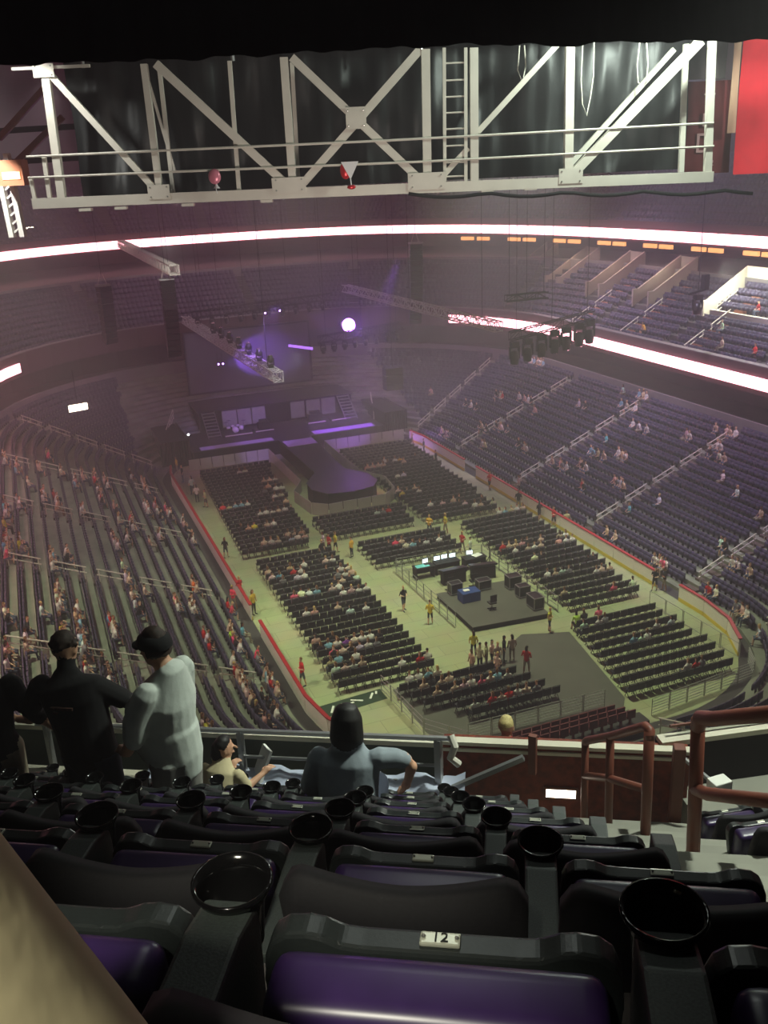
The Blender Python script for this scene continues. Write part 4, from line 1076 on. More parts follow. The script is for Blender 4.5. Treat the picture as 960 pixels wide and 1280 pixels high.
F_PEOPLE = '-6.71,20.07,w -6.29,19.84,w -4.88,16.28,w -5.55,14.03,t -4.18,12.77,w -3.86,12.59,w -5.47,10.78,t -5.94,7.81,w -4.58,9.35,t -4.08,8.85,t -6.98,7.06,w -5.92,7.14,t -10.38,9.99,r -9.82,10.35,t -9.81,4.63,t -9.46,4.45,y -8.96,4.58,t -8.45,-0.05,w -7.37,0.85,w -6.61,0.82,w -5.58,1.42,t -5.23,0.66,t -6.35,-4.41,w -10.77,-5.76,w -10.04,-5.83,b -8.88,-4.4,t -8.93,-6.4,w -9.29,-9.69,t -8.83,-8.94,w -7.17,-9.07,t -6.41,-10.17,t -5.26,-8.57,w -5.01,-6.71,w -0.65,-3.94,p -0.08,-4.77,t 1.45,-4.68,w -3.48,-7.49,t 0.71,2.93,w 6.19,16.3,t 5.45,15.24,t 7.84,16.26,y 6.39,14.71,t 5.83,11.12,w 3.15,7.51,w 4.44,6.08,y 3.89,14.97,t 6.38,2.72,w 6.2,2.81,b 7.91,1.44,w 8.96,1.32,t 6.14,11.49,w 9.96,-0.33,t 10.7,-0.73,t 7.09,-7.99,t 7.61,-8.26,t 7.9,-8.93,t 7.26,-11.43,w 7.7,-13.68,w 10.92,-7.84,t 10.35,-9.34,t 10.75,-3.29,w 11.44,-14.84,t 10.66,-14.75,t 10.63,-17.38,w 11.18,-17.66,k 10.62,-12.84,k 5.04,-20.09,l 4.67,-21.11,w 5.34,-17.05,t 5.66,-17.21,t 9.37,-22.85,w 5.73,-27.3,p 7.37,-27.61,r 6.99,-24.51,w 6.61,-24.65,t -9.37,-9.78,w -9.61,-12.18,t -9.36,-12.05,t -7.6,-12.79,w -11.24,-16.13,t -10.74,-15.81,t -10.44,-16.3,w -9.57,-15.94,t -9.03,-16.76,v -9.32,-17.73,w -8.24,-16.82,w -7.78,-16.7,w -8.36,-17.87,w -9.05,-18.39,t -10.5,-18.73,t -10.58,-19.7,w -10.05,-19.96,w -9.52,-20.12,w -9.45,-19.24,y -11.12,-18.43,t -10.95,-18.92,t -5.33,-20.93,t -4.96,-21.22,t -6.1,-23.5,k -5.46,-22.86,w -4.79,-24.5,w -6.83,-27.56,w -6.01,-27.46,t -6.45,-27.25,t -3.55,-24.91,t -3.08,-24.48,t -3.43,-26.32,t -3.05,-26.06,r -3.47,-27.0,w -3.44,-24.03,t'
S_PEOPLE = '-2.23,-20.32,y 3.32,-19.67,y -2.84,-15.41,y -3.68,-2.84,y -4.41,-1.23,y 3.42,-1.24,y 4.61,-1.67,y -12.3,1.62,k -3.6,-12.85,k -5.24,-0.8,w 12.62,-17.59,k 13.18,-17.87,k -0.45,-23.46,r -12.42,-19.17,r -4.95,-1.31,r -13.77,-7.64,p -12.73,-8.96,y -12.98,-6.1,r -2.2,-21.91,t -1.78,-21.8,w -1.62,-22.19,t -0.98,-21.77,k -0.48,-21.81,t -2.66,-21.99,t -12.01,25.31,y -12.01,22.17,k -11.84,18.09,w -11.86,15.62,w -11.4,13.93,t 12.2,23.01,t 11.06,14.39,k 11.89,19.16,k 12.61,6.2,r 12.33,0.44,k 12.61,-2.5,k 12.88,-4.27,r 13.31,-5.49,t -5.83,-2.25,k -3.35,-22.36,t -2.25,-23.37,t 4.14,-5.68,r 4.2,-6.92,w'
CROWD_LOC = []
def rows(t): return [x.split(',') for x in t.split()]
taken = set()
for n, (x, y, i, c) in enumerate(rows(B_PEOPLE)):
    if n % 7 == 3: continue
    x, y, i = float(x), float(y), int(i)
    if i == 100: i = 101
    ax, ay = abs(x)-CXC, abs(y)-CYC
    o_, z = (LOW_O+i*LOW_P+.5, LOW_Z+i*LOW_R) if i < 100 else (CLUB_O+(i-100)*CLUB_P+.5, CLUB_Z+(i-100)*CLUB_R)
    if ax > 0 and ay > 0: nx, ny = ax, ay
    elif ax > ay: nx, ny = 1.0, 0.0
    else: nx, ny = 0.0, 1.0
    l = math.hypot(nx, ny); nx, ny = math.copysign(nx/l, x), math.copysign(ny/l, y)
    if nx and ny: px, py = math.copysign(CXC, x)+nx*(CRAD+o_), math.copysign(CYC, y)+ny*(CRAD+o_)
    elif nx: px, py = nx*(13+o_), y
    else: px, py = x, ny*(30.5+o_)
    key = (round(px*1.6), round(py*1.6))
    if key in taken: continue
    taken.add(key)
    ty = max(8.0, py) if py > -8 else py+30                     # they look towards the stage
    side = 'right' if x > 0 else 'left'
    if i >= 100: where = f'{nth(i-100)} row of the right club level'
    else:
        ys = sorted(AISLE_Y, key=lambda a: abs(a-y))[0]; rel = 'beyond' if y > ys else 'before'
        where = f'{nth(i)} row of {side} lower bowl {rel} {dict(zip(AISLE_Y, ORDS))[ys]} aisle'
    to = math.atan2(-ny, -nx)-PI/2
    # seated: cushions are under them, backs against the seat backs
    CROWD_LOC += [(px-ny*q*.54, py+nx*q*.54, z, to, c) for q in (-2, -1, 1, 2) if rng.random() < .36 and i < 100]
    spectator(SEATED, (px, py, z+.0), to+(-.25 if x > 0 else .25)*abs(nx)*(1 if x < 0 else -1)*-1, c, where, 'seated')
for n, (x, y, c) in enumerate(rows(F_PEOPLE)):
    if n % 11 == 5: continue
    x, y = float(x), float(y)
    k = min(range(len(chairs)), key=lambda i: (chairs[i][0]-x)**2+(chairs[i][1]-y)**2+(100 if i in taken else 0))
    if (chairs[k][0]-x)**2+(chairs[k][1]-y)**2 > 4 or ('c', k) in taken: continue
    taken.add(('c', k))
    cx, cy, bi, a = chairs[k][:4]
    CROWD_LOC += [(chairs[k+q][0], chairs[k+q][1], 0.0, a, c) for q in (-3, -2, -1, 1, 2, 3) if 0 <= k+q < len(chairs) and chairs[k+q][4] == chairs[k][4] and ('c', k+q) not in taken and rng.random() < .42]
    spectator(SEATED, (cx, cy, 0.0), a, c, f'{nth(chairs[k][4])} row of the {BLOCKS[bi][0]}', 'seated')
# the rest of the seated crowd, past the 300 single people
crowd = [seated('person', v, l, .05) for v in (0, 1) for l in (True, False)]
ck = 'wwwwwtktkbgwtrkwp'
for c, m in (('w', (226, 224, 216)), ('t', (210, 184, 162)), ('r', (200, 34, 36)), ('k', (30, 29, 33)), ('b', (130, 180, 200)), ('p', (236, 100, 130)), ('y', (220, 200, 90)), ('g', (130, 130, 134))):
    mat('crowd_top_'+c, rgb(*m), 0.85)
order = sorted(set('wtrkbpyg'))
mb_ = bpy.data.meshes.new('crowd'); VV = []; FF = []; MM = []; base = 0
geo = []
for me in crowd:
    co = np.empty(len(me.vertices)*3); me.vertices.foreach_get('co', co)
    lv = np.empty(len(me.loops), np.int32); me.loops.foreach_get('vertex_index', lv)
    lt = np.empty(len(me.polygons), np.int32); me.polygons.foreach_get('loop_total', lt)
    mi = np.empty(len(me.polygons), np.int32); me.polygons.foreach_get('material_index', mi)
    geo.append((co.reshape(-1, 3), lv, lt, mi))
LT = []
for (x, y, z, rz, c0) in CROWD_LOC:
    co, lv, lt, mi = geo[rng.integers(len(geo))]
    c = ck[rng.integers(len(ck))]; cs, sn = math.cos(rz), math.sin(rz); s = .94+.1*rng.random()
    VV.append(np.stack([(co[:, 0]*cs-co[:, 1]*sn)*s+x, (co[:, 0]*sn+co[:, 1]*cs)*s+y, co[:, 2]*s+z], -1))
    FF.append(lv+base); LT.append(lt); MM.append(np.where(mi == 0, 3+order.index(c), mi-1)); base += len(co)
VV, FF, LT, MM = (np.concatenate(q) for q in (VV, FF, LT, MM))
mb_.vertices.add(len(VV)); mb_.vertices.foreach_set('co', VV.ravel())
mb_.loops.add(len(FF)); mb_.loops.foreach_set('vertex_index', FF.astype(np.int32))
mb_.polygons.add(len(LT)); mb_.polygons.foreach_set('loop_start', np.concatenate([[0], np.cumsum(LT)[:-1]]).astype(np.int32))
mb_.polygons.foreach_set('material_index', MM.astype(np.int32)); mb_.polygons.foreach_set('use_smooth', [True]*len(LT))
for m in ['crowd_skin', 'crowd_hair', 'crowd_pants']+['crowd_top_'+c for c in order]: mb_.materials.append(MATS[m])
mb_.update(calc_edges=True)
stuff(link('crowd', mb_), 'the rest of the seated crowd scattered over the bowl and the floor chairs', 'crowd')
for n, (x, y, c) in enumerate(rows(S_PEOPLE)):
    x, y = float(x), float(y)
    where = 'near the mixing position' if -2.5 < x < 6 and -21 < y < -5 else 'by the left boards' if x < -8 else 'by the right boards' if x > 9.5 else 'on the dark mat at the near end' if y < -20 else 'in the cross aisle of the floor'
    spectator(STAND, (x, y, 0.0), rng.random()*6.28, c, where, 'standing')

# ------------------------------------------------------------------ upper section in the foreground
def vk(k): return .91+.865*(k-1)
def lipz(k): return -.92-.62*(k-1)
def treadz(k): return lipz(k)-.55
def uc(k): return -.10-.129*(k-1)
def aisle_l(k): return uc(k)+.55*1.5+.03
SEC = Matrix.Translation((EYE.x, EYE.y, EYE.z)) @ Matrix.Rotation(ROWANG, 4, 'Z')
def secmesh(name, mb, m, **k):
    o = mb.build(name, m, **k); o.matrix_world = SEC; return o
mb = MB()
for k in range(-1, 8):
    x1 = aisle_l(k)+.05
    vb, vf = vk(k)-.40, vk(k)+.465
    z = treadz(k)
    mb.box(((-7+x1)/2, (vb+vf)/2, z-.5), (x1+7, vf-vb, 1.0))
secmesh('floor_section', mb, 'dark_tread'); struct(bpy.data.objects['floor_section'])
# aisle steps, landing
mb = MB(); v = 0.4
while v < 6.75:
    z = -.81-.69*v; x0 = uc(1)-.129*(v-.91)/.865+.86
    mb.box((x0+1.0, v+.22, z-.5-.15), (2.0-.0, .46, 1.0)); v += .432
struct(secmesh('floor_aisle', mb, 'concrete'))
mb = MB(); mb.box((-2.6, 6.95, -5.98), (8.8, 1.3, .5)); mb.box((.85, 7.0, -5.97), (2.4, .9, .5))
struct(secmesh('floor_landing', mb, 'concrete'))
# front wall (red-brown, right half) with its pale ledge
mb = MB(); mb.box((.38, 7.32, -5.35), (2.18, .16, .82)); struct(secmesh('wall_front', mb, 'wood_red'))
mb = MB(); mb.box((.38, 7.27, -4.925), (2.24, .09, .035)); mb.box((.38, 7.245, -4.99), (2.2, .05, .03)); struct(secmesh('trim_2', mb, 'wall_white'))
t = thing('step_light', 'glowing rectangular step light in the red-brown front wall', 'lamp', L(.36, 7.23, -5.41), ROWANG)
MB().box((0, 0, 0), (.27, .02, .085)).build('lit_lens', 'warm_lit', t)
f = MB()
for z in (-.055, .055): f.box((0, .003, z), (.31, .03, .025))
for x in (-.145, .145): f.box((x, .003, 0), (.025, .03, .1))
f.build('frame', 'rail_brown', t)
# left half: low pale curb, lower ledge and rails
mb = MB(); mb.box((-4.2, 7.33, -4.99), (6.9, .10, .05)); struct(secmesh('trim_3', mb, 'wall_white'))
mb = MB(); mb.box((-4.2, 7.37, -5.42), (6.9, .06, .80)); struct(secmesh('wall_front_left', mb, 'front_grey'))
mb = MB(); mb.box((-4.2, 7.0, -5.38), (6.9, .3, .10)); struct(secmesh('trim_4', mb, 'wall_white'))
t = thing('plastic_sheet', 'crumpled pale blue plastic sheet lying along the ledge behind the front rail', 'sheet', L(-1.6, 7.02, -5.33), ROWANG)
g = MB(); n = 34
vs = []; 
for j in range(4):
    for i in range(n): vs.append((-1.9+3.0*i/(n-1), -.12+.08*j, .02+.10*(j/3)+.03*math.sin(i*1.3+j)+.02*math.sin(i*2.9)))
g.add(vs, [(j*n+i, j*n+i+1, (j+1)*n+i+1, (j+1)*n+i) for j in range(3) for i in range(n-1)])
g.build('film', 'plastic_blue', t, True)
t = thing('front_rail', 'grey steel front rail with posts before the left seats', 'railing', L(0, 0, 0), ROWANG)
for a, b, w in (((-4.6, 7.1, -4.82), (-.62, 7.1, -4.79), .025), ((-2.6, 7.1, -5.08), (-.75, 7.1, -5.08), .016), ((-2.6, 7.1, -5.26), (-.75, 7.1, -5.26), .014)):
    MB().tube([a, b], w, 8).build('rail', 'steel', t)
for u, w in ((-2.58, .03), (-.74, .035), (-4.5, .03)):
    MB().bar((u, 7.1, -5.72), (u, 7.1, -4.8), w*1.7, w*1.7).build('post', 'steel', t)
MB().bar((-.74, 7.05, -5.35), (.02, 7.05, -4.92), .045, .045).build('brace', 'steel', t)
MB().bar((.10, 7.15, -5.15), (.10, 7.15, -4.75), .07, .05).build('post', 'rail_brown', t)
MB().tube([(-.62, 7.05, -4.72), (-.58, 7.0, -4.8), (-.62, 7.0, -4.92), (-.55, 7.02, -5.0)], .035, 8).build('clamp', 'steel_white', t)
t = thing('leaning_board', 'white board leaning beside the front rail post', 'board', L(-2.38, 7.04, -5.4), ROWANG)
MB().bar((-.1, -.02, 0), (.04, .1, .40), .16, .03).build('panel', 'paper_white', t)

# one stadium seat of the upper level; origin on the tread under the folded seat's front edge
def make_seat(number=None):
    root = thing('stadium_seat', '', 'seat', (0, 0, 0), ROWANG, 'upper level seats')
    b = MB(); n = 25
    # backrest: shell whose top edge dips in the middle
    for sgn in (0,):
        front = []; back = []
        for j in range(5):
            fz = j/4
            for i in range(n):
                x = -.245+.49*i/(n-1); q = x/.245
                top = .778+.022*min(1, abs(q)*1.3)**1.6-(.05*((abs(q)-.84)/.16)**2 if abs(q) > .84 else 0)
                z = .30+(top-.30)*fz; bow = -.25-.025*(1-q*q)-.105*fz
                front.append((x, bow+.045, z)); back.append((x, bow, z))
        N = 5*n; b.add(front+back, [(j*n+i, (j+1)*n+i, (j+1)*n+i+1, j*n+i+1) for j in range(4) for i in range(n-1)]
              +[(N+j*n+i, N+j*n+i+1, N+(j+1)*n+i+1, N+(j+1)*n+i) for j in range(4) for i in range(n-1)]
              +[(4*n+i, N+4*n+i, N+4*n+i+1, 4*n+i+1) for i in range(n-1)]+[(i, i+1, N+i+1, N+i) for i in range(n-1)]
              +[(j*n, N+j*n, N+(j+1)*n, (j+1)*n) for j in range(4)]+[(j*n+n-1, (j+1)*n+n-1, N+(j+1)*n+n-1, N+j*n+n-1) for j in range(4)])
    b.build('backrest', 'seat_back_fabric', root, True)
    # folded seat pan with raised ends on its front edge
    p = MB(); prof = [(-.228, .49), (-.226, .525), (-.216, .548), (-.198, .560), (-.17, .563), (-.15, .560), (-.125, .550), (-.10, .548), (.10, .548), (.125, .550), (.15, .560), (.17, .563), (.198, .560), (.216, .548), (.226, .525), (.228, .49), (.20, .2), (.16, .14), (-.16, .14), (-.20, .2)]
    prof = prof[::-1]; m = len(prof)
    p.add([(x, -.012-(.56-z)*.12, z) for x, z in prof]+[(x, .028-(.56-z)*.12, z) for x, z in prof], [tuple(range(m)), tuple(range(m, 2*m))[::-1]]+[(k, k+m, (k+1) % m+m, (k+1) % m) for k in range(m)])
    p.build('seat_pan', 'seat_plastic', root, bevel=.006)
    c = MB(); c.box((0, -.060, .382), (.41, .10, .36), M=Matrix.Rotation(.10, 3, 'X'))
    co = c.build('cushion', 'seat_vinyl', root, True, bevel=.032, bseg=4)
    pl = MB(); pl.box((0, .008, .551), (.052, .022, .006)); po = pl.build('number_plate', 'plate_metal', root, bevel=.003)
    for x in (-.021, .021): MB().ball((x, .008, .556), .003, 6, 4).build('screw', 'bolt_metal', po)
    if number:
        cu = bpy.data.curves.new('seat_number', 'FONT'); cu.body = number; cu.size = .022; cu.extrude = .0006; cu.align_x = 'CENTER'; cu.align_y = 'CENTER'
        to = bpy.data.objects.new('tmp', cu); C.objects.link(to); dg = bpy.context.evaluated_depsgraph_get()
        tm = bpy.data.meshes.new_from_object(to.evaluated_get(dg)); bpy.data.objects.remove(to)
        tm.materials.clear(); tm.materials.append(MATS['letter_dark'])
        tn = link('seat_number', tm, po, (0, .008, .5548))
    # armrest at the right with a cup holder in front
    a = MB()
    pr = [(.02, .58), (-.06, .60), (-.36, .60), (-.36, .52), (-.1, .48), (-.10, 0.0), (-.02, 0.0), (.02, .48)]
    m = len(pr); a.add([(.275-.036, y, z) for y, z in pr]+[(.275+.036, y, z) for y, z in pr], [tuple(range(m))[::-1], tuple(range(m, 2*m))]+[(k, (k+1) % m, (k+1) % m+m, k+m) for k in range(m)])
    a.build('armrest', 'armrest_plastic', root, bevel=.006)
    h = MB().lathe((.275, .03, .575), [(.001, -.07), (.034, -.07), (.040, -.005), (.050, .018), (.054, .024), (.054, .030), (.050, .030), (.042, .012), (.034, -.055), (.001, -.06)], 28)
    h.build('cup_holder', 'cup_gloss', root, True)
    return root
ORDN = ('', 'nearest', 'second', 'third', 'fourth', 'fifth', 'sixth', 'seventh')
numbered = make_seat('12')
proto = make_seat()
first = True
used_proto = False
for k in range(1, 8):
    lo = -int((.78*vk(k)+.9)/.55)
    for j in range(lo, 2):
        u = uc(k)+.55*j
        lab = f'black and purple folded seat, {nth(1-j)} from the aisle in the {ORDN[k]} row ahead'; grp = f'upper level seats of the {ORDN[k]} row'
        pos = L(u, vk(k), treadz(k))
        if k == 1 and j == 0:
            o = numbered; o.location = pos; lab = 'black and purple folded seat with number plate 12 in the nearest row'
            o['label'] = lab; del o['group']; continue
        if k == 1 and j == 1: lab = 'black and purple folded seat at the right end of the nearest row'; grp = None
        elif k == 1 and j == -1: lab = 'folded seat with torn purple cushion edge left of seat 12'; grp = None
        elif k == 2 and j == 1: lab = 'folded seat at the aisle end of the second row ahead'; grp = None
        elif j == 1: lab = f'folded seat at the aisle end of the {ORDN[k]} row ahead'; grp = None
        if not used_proto: o = proto; o.location = pos; used_proto = True
        else: o = dup(proto, pos, ROWANG)
        o['label'] = lab
        if grp: o['group'] = grp
        elif 'group' in o: del o['group']
        if j == 1 and k > 1:
            for ch in list(o.children):
                if ch.name.startswith('cup_holder'): bpy.data.objects.remove(ch)
        if k == 1 and j == -1:
            MB().box((.155, -.105, .44), (.022, .012, .05)).build('torn_patch', 'paper_white', o)
# the section beyond the aisle, turned towards the end of the hall
ANG2 = ROWANG+math.radians(17)
U2 = Vector((math.cos(ANG2), math.sin(ANG2), 0)); V2 = Vector((-math.sin(ANG2), math.cos(ANG2), 0)); O2 = L(1.42, 7.1, 0)
def L2(u, v, z):
    p = O2+U2*u+V2*v; p.z = EYE.z+z; return p
SEC2 = Matrix.Translation((O2.x, O2.y, EYE.z)) @ Matrix.Rotation(ANG2, 4, 'Z')
mb = MB()
for k in range(3, 8):
    vb = -(7.1-vk(k))-.40
    mb.box((2.3-.3*(7-k), vb+.43, treadz(k)-.5), (5.2, .865, 1.0))
mb.box((2.6, -.15, -5.65), (5.1, 1.0, .5))
o = mb.build('floor_section_right', 'concrete'); o.matrix_world = SEC2; struct(o)
mb = MB(); mb.box((2.6, .35, -5.3), (5.4, .14, .72)); o = mb.build('wall_front_right', 'dark_wall'); o.matrix_world = SEC2; struct(o)
mb = MB(); mb.box((2.6, .34, -4.92), (5.4, .13, .05)); o = mb.build('trim_5', 'wall_white'); o.matrix_world = SEC2; struct(o)
for k in range(4, 8):
    for j in range(4):
        u2 = (1.52-1.42-.292*(7.1-vk(k)))/.956
        o = dup(proto, L2(u2+.55*j, -(7.1-vk(k)), treadz(k)), ANG2, f'{nth(j)} seat in the {ORDN[k]} row of the bright section beyond the aisle', f'seats beyond the aisle, {ORDN[k]} row')
tag(secmesh('white_carton', MB().box((1.46, 6.08, -4.42), (.15, .11, .13), .5), 'paper_white', bevel=.008), 'small white carton standing on a seat beyond the aisle', 'box')
t = thing('glass_guard', 'thin glass guard with a dark top rail on the right ledge', 'railing', O2, ANG2)
mat('clear_glass', (0.9, 0.95, 0.93), 0.05)
nt = MATS['clear_glass'].node_tree; nt.nodes['Principled BSDF'].inputs['Transmission Weight'].default_value = 1.0; nt.nodes['Principled BSDF'].inputs['IOR'].default_value = 1.02
for i in range(3):
    MB().box((.85+1.6*i, .36, -4.85), (1.55, .012, .11)).build('glass_pane', 'clear_glass', t)
MB().bar((0, .36, -4.79), (5.0, .36, -4.79), .022, .022).build('top_rail', 'rail_brown', t)
# red-brown handrails on the aisle
t = thing('aisle_guard_rail', 'red-brown tube handrail with three posts going down to the front wall', 'handrail', L(0, 0, 0), ROWANG)
P1, P2, P3 = (.56, 7.0, -5.7), (.74, 6.7, -5.46), (.94, 6.0, -4.98)
T1, T2, T3 = (.545, 7.0, -4.70), (.72, 6.7, -4.43), (.92, 6.0, -3.90)
MB().tube([P1, T1], .033, 10).build('post', 'rail_brown', t, True)
MB().tube([P2, T2], .035, 10).build('post', 'rail_brown', t, True)
MB().tube([P3, (T3[0], T3[1], T3[2])], .04, 10).build('post', 'rail_brown', t, True)
MB().tube([T1, (.56, 6.97, -4.66), T2, (.9, 6.08, -3.92), T3, (.925, 5.98, -3.97)], .036, 10).build('top_rail', 'rail_brown', t, True)
MB().tube([(.55, 7.0, -5.04), (.73, 6.7, -4.84), (.93, 6.0, -4.42)], .033, 10).build('middle_rail', 'rail_brown', t, True)
t = thing('aisle_guard_rail', 'nearer red-brown tube handrail rising out at the right edge', 'handrail', L(0, 0, 0), ROWANG)
MB().tube([(1.085, 5.0, -4.28), (1.045, 5.0, -3.16)], .043, 10).build('post', 'rail_brown', t, True)
MB().tube([(1.045, 5.0, -3.22), (1.05, 4.97, -3.13), (1.09, 4.85, -3.06), (1.40, 3.9, -2.38)], .045, 10).build('top_rail', 'rail_brown', t, True)
MB().tube([(1.06, 5.0, -3.66), (1.10, 4.85, -3.58), (1.42, 3.9, -2.92)], .04, 10).build('middle_rail', 'rail_brown', t, True)
MB().tube([(1.42, 3.9, -3.56), (1.40, 3.9, -2.38)], .043, 10).build('post', 'rail_brown', t, True)
t = thing('guard_post', 'single red-brown square post at the end of the front wall', 'post', L(1.33, 7.0, -5.4), ROWANG)
MB().box((0, 0, .20), (.10, .10, 1.0)).build('shaft', 'rail_brown', t, bevel=.01)
MB().tube([(0.02, 0, .60), (.5, -.25, .30)], .02, 8).build('brace', 'steel', t)

# khaki trouser knee of the next person at the left
b = Body()
b.chain([(-.70, -.35, -.46), (-.60, .0, -.39), (-.455, .33, -.28)], [.15, .145, .13], 'khaki', 24)
b.chain([(-.455, .33, -.28), (-.325, .36, -.59), (-.27, .38, -.77)], [.13, .125, .09], 'khaki', 24)
b.chain([(-.29, .38, -.80), (-.25, .50, -.81)], [.045, .04], 'shoe')
b.chain([(-.62, -.35, -.46), (-.70, -.42, -.2), (-.72, -.42, .1)], [.17, .17, .19], 'shirt_bluegrey', 16)
b.chain([(-.72, -.42, .1), (-.72, -.42, .18)], [.07, .06], 'skin')
head(b, (-.72, -.40, .34), .105, 'skin', 'hair_brown', fine=True)
kn = link('person', b.mesh('person', .012, 6)); kn.matrix_world = SEC
tag(kn, 'person beside the camera of whom only a khaki trouser knee shows', 'person')

# people standing and sitting in the sixth row (local frame: +y towards the floor)
def hand(b, w, d, up, m, r=.0085, thumb=1, curl=.6):
    """palm from the wrist along d, five bent fingers; up = back of the hand"""
    w, d, up = Vector(w), Vector(d).normalized(), Vector(up).normalized(); s = d.cross(up).normalized()
    pc = w+d*.05
    b.chain([w-d*.01, w+d*.035, w+d*.08], [(.026, .02), (.036, .018), (.036, .016)], m)
    for k, (o, l) in enumerate(((-.030, .062), (-.010, .078), (.010, .083), (.030, .074))):
        p0 = w+d*.078+s*o; p1 = p0+(d*math.cos(curl*.5)-up*math.sin(curl*.5))*l*.5
        p2 = p1+(d*math.cos(curl*1.4)-up*math.sin(curl*1.4))*l*.5
        b.chain([p0-d*.012, p1, p2], [r*1.1, r, r*.85], m, 8)
    p0 = w+d*.02+s*.03*thumb; p1 = p0+(s*thumb*.7+d*.7-up*.2).normalized()*.035; p2 = p1+(d-up*.5).normalized()*.03
    b.chain([p0, p1, p2], [r*1.4, r*1.15, r*.9], m, 8)
TZ = treadz(6)
def place(b, name, u, v, yaw, label, voxel=.011, z=TZ, smooth=5):
    o = link(name, b.mesh('person', voxel, smooth), None, L(u, v, z), ROWANG+yaw)
    return tag(o, label, 'person')
# man in the pale shirt, seen from his left-back, facing left
b = Body(); S = 'shirt_mint'; SK = 'skin'
b.chain([(0, -.02, .80), (0, .05, 1.0), (0, .07, 1.14), (0, -.02, 1.32), (0, -.07, 1.47)], [(.19, .20), (.215, .255), (.215, .255), (.225, .18), (.14, .10)], S, 20)
b.chain([(0, -.05, 1.45), (0, 0, 1.58)], [.07, .062], SK)
head(b, (0, .045, 1.66), .108, SK, 'hair_brown', yaw=.15, fine=True)
for k in range(12):                                              # hair under the back of the cap
    a = -PI/2+(k-5.5)*.26
    b.chain([(math.cos(a)*.085, .04+math.sin(a)*.095, 1.67), (math.cos(a)*.095, .035+math.sin(a)*.108, 1.63)], [.022, .015], 'hair_brown', 8)
for s in (-1, 1):
    b.chain([(s*.10, -.02, .85), (s*.11, .0, .48)], [.125, .10], 'shorts_grey', 16)
    b.chain([(s*.11, 0, .46), (s*.11, -.02, .28), (s*.11, -.03, .08)], [.062, .062, .042], SK)
    b.chain([(s*.11, -.03, .04), (s*.12, .15, .035)], [.045, .04], 'shoe')
    b.chain([(s*.20, -.01, 1.41), (s*.265, .06, 1.22), (s*.27, .08, 1.10)], [.085, .085, .078], S)
    b.chain([(s*.27, .08, 1.12), (s*.26, .17, .97), (s*.20, .27, .90)], [.05, .042, .03], SK)
    hand(b, (s*.20, .27, .90), (-s*.5, .8, -.1), (s*.4, .2, .9), SK, thumb=-s)
place(b, 'person', -2.39, 5.22, 1.28, 'heavy man in a pale grey t-shirt and dark cap standing, seen from the side')
cap = thing('baseball_cap', 'dark cap on the head of the heavy man in the pale shirt', 'cap', L(-2.39, 5.22, TZ), ROWANG+1.28)
R = Matrix.Rotation(.15, 3, 'Z')
MB().lathe((0, .03, 1.675), [(.117, 0), (.118, .03), (.105, .075), (.07, .108), (.001, .12)], 24, M=Matrix.Diagonal((.92, 1.08, .82))).build('crown', 'shirt_black', cap, True)
br = MB(); n = 12; P0 = [(.085*math.cos(PI*k/n), .09+.0*k, 0) for k in range(n+1)]; P1_ = [(.088*math.cos(PI*k/n), .105+.095*math.sin(PI*k/n), -.012) for k in range(n+1)]
br.add([(x, y, 1.685+z) for x, y, z in P0+P1_]+[(x, y, 1.677+z) for x, y, z in P0+P1_],
       [(k, k+1, k+1+n+1, k+n+1) for k in range(n)]+[(2*n+2+k+n+1, 2*n+2+k+n+2, 2*n+2+k+1, 2*n+2+k) for k in range(n)]+[(n+1+k, n+2+k, 3*n+4+k, 3*n+3+k) for k in range(n)])
br.build('brim', 'shirt_black', cap)
# man in the black shirt, back view, leaning
b = Body(); S = 'shirt_black'
b.chain([(.09, 0, .80), (.06, .02, 1.0), (.02, .04, 1.2), (-.02, .06, 1.32), (-.03, .08, 1.37)], [(.20, .16), (.205, .16), (.235, .15), (.25, .13), (.12, .075)], S, 20)
b.chain([(-.03, .09, 1.38), (-.04, .13, 1.50)], [.068, .062], SK)
head(b, (-.045, .15, 1.545), .106, SK, 'hair_brown', yaw=-.25, fine=True)
for k in range(26):                                              # tousled locks
    a, e = k*2.4, .15+.9*((k*7) % 26)/26
    q = Vector((math.cos(a)*math.cos(e)*.088, math.sin(a)*math.cos(e)*.088-.012, .02+math.sin(e)*.098))
    if q.y > .05: continue
    b.chain([Vector((-.045, .15, 1.55))+q*.9, Vector((-.045, .15, 1.55))+q*1.12], [.022, .014], 'hair_brown', 8)
for s in (-1, 1):
    b.chain([(.09+s*.10, 0, .82), (.1+s*.11, .02, .46)], [.115, .085], 'jeans', 16)
    b.chain([(.1+s*.11, .02, .46), (.1+s*.12, -.02, .08)], [.085, .06], 'jeans')
    b.chain([(.1+s*.12, -.02, .04), (.1+s*.13, .16, .035)], [.045, .04], 'shoe')
b.chain([(-.22, .05, 1.30), (-.34, .06, 1.10), (-.30, .10, 1.02)], [.085, .075, .065], S)
b.chain([(-.31, .09, 1.04), (-.22, .2, .86), (-.12, .30, .86)], [.05, .042, .03], SK)
hand(b, (-.12, .30, .86), (.9, .3, 0), (0, .3, .9), SK)
b.chain([(.18, .07, 1.30), (.34, .13, 1.17), (.33, .20, 1.12)], [.085, .072, .062], S)
b.chain([(.33, .19, 1.13), (.26, .32, 1.08), (.16, .38, 1.10)], [.048, .04, .03], SK)
hand(b, (.16, .38, 1.10), (-.9, .3, .1), (0, .4, .8), SK, thumb=-1)
bm_ = place(b, 'person', -3.10, 5.22, 0.0, 'man in a black t-shirt with short brown hair standing with his back turned')
pr = MB(); n = 10
for k in range(3):
    pr.box((-.0, -.108+.012*k, 1.225-.04*k), (.16-.02*(k % 2), .02, .02))
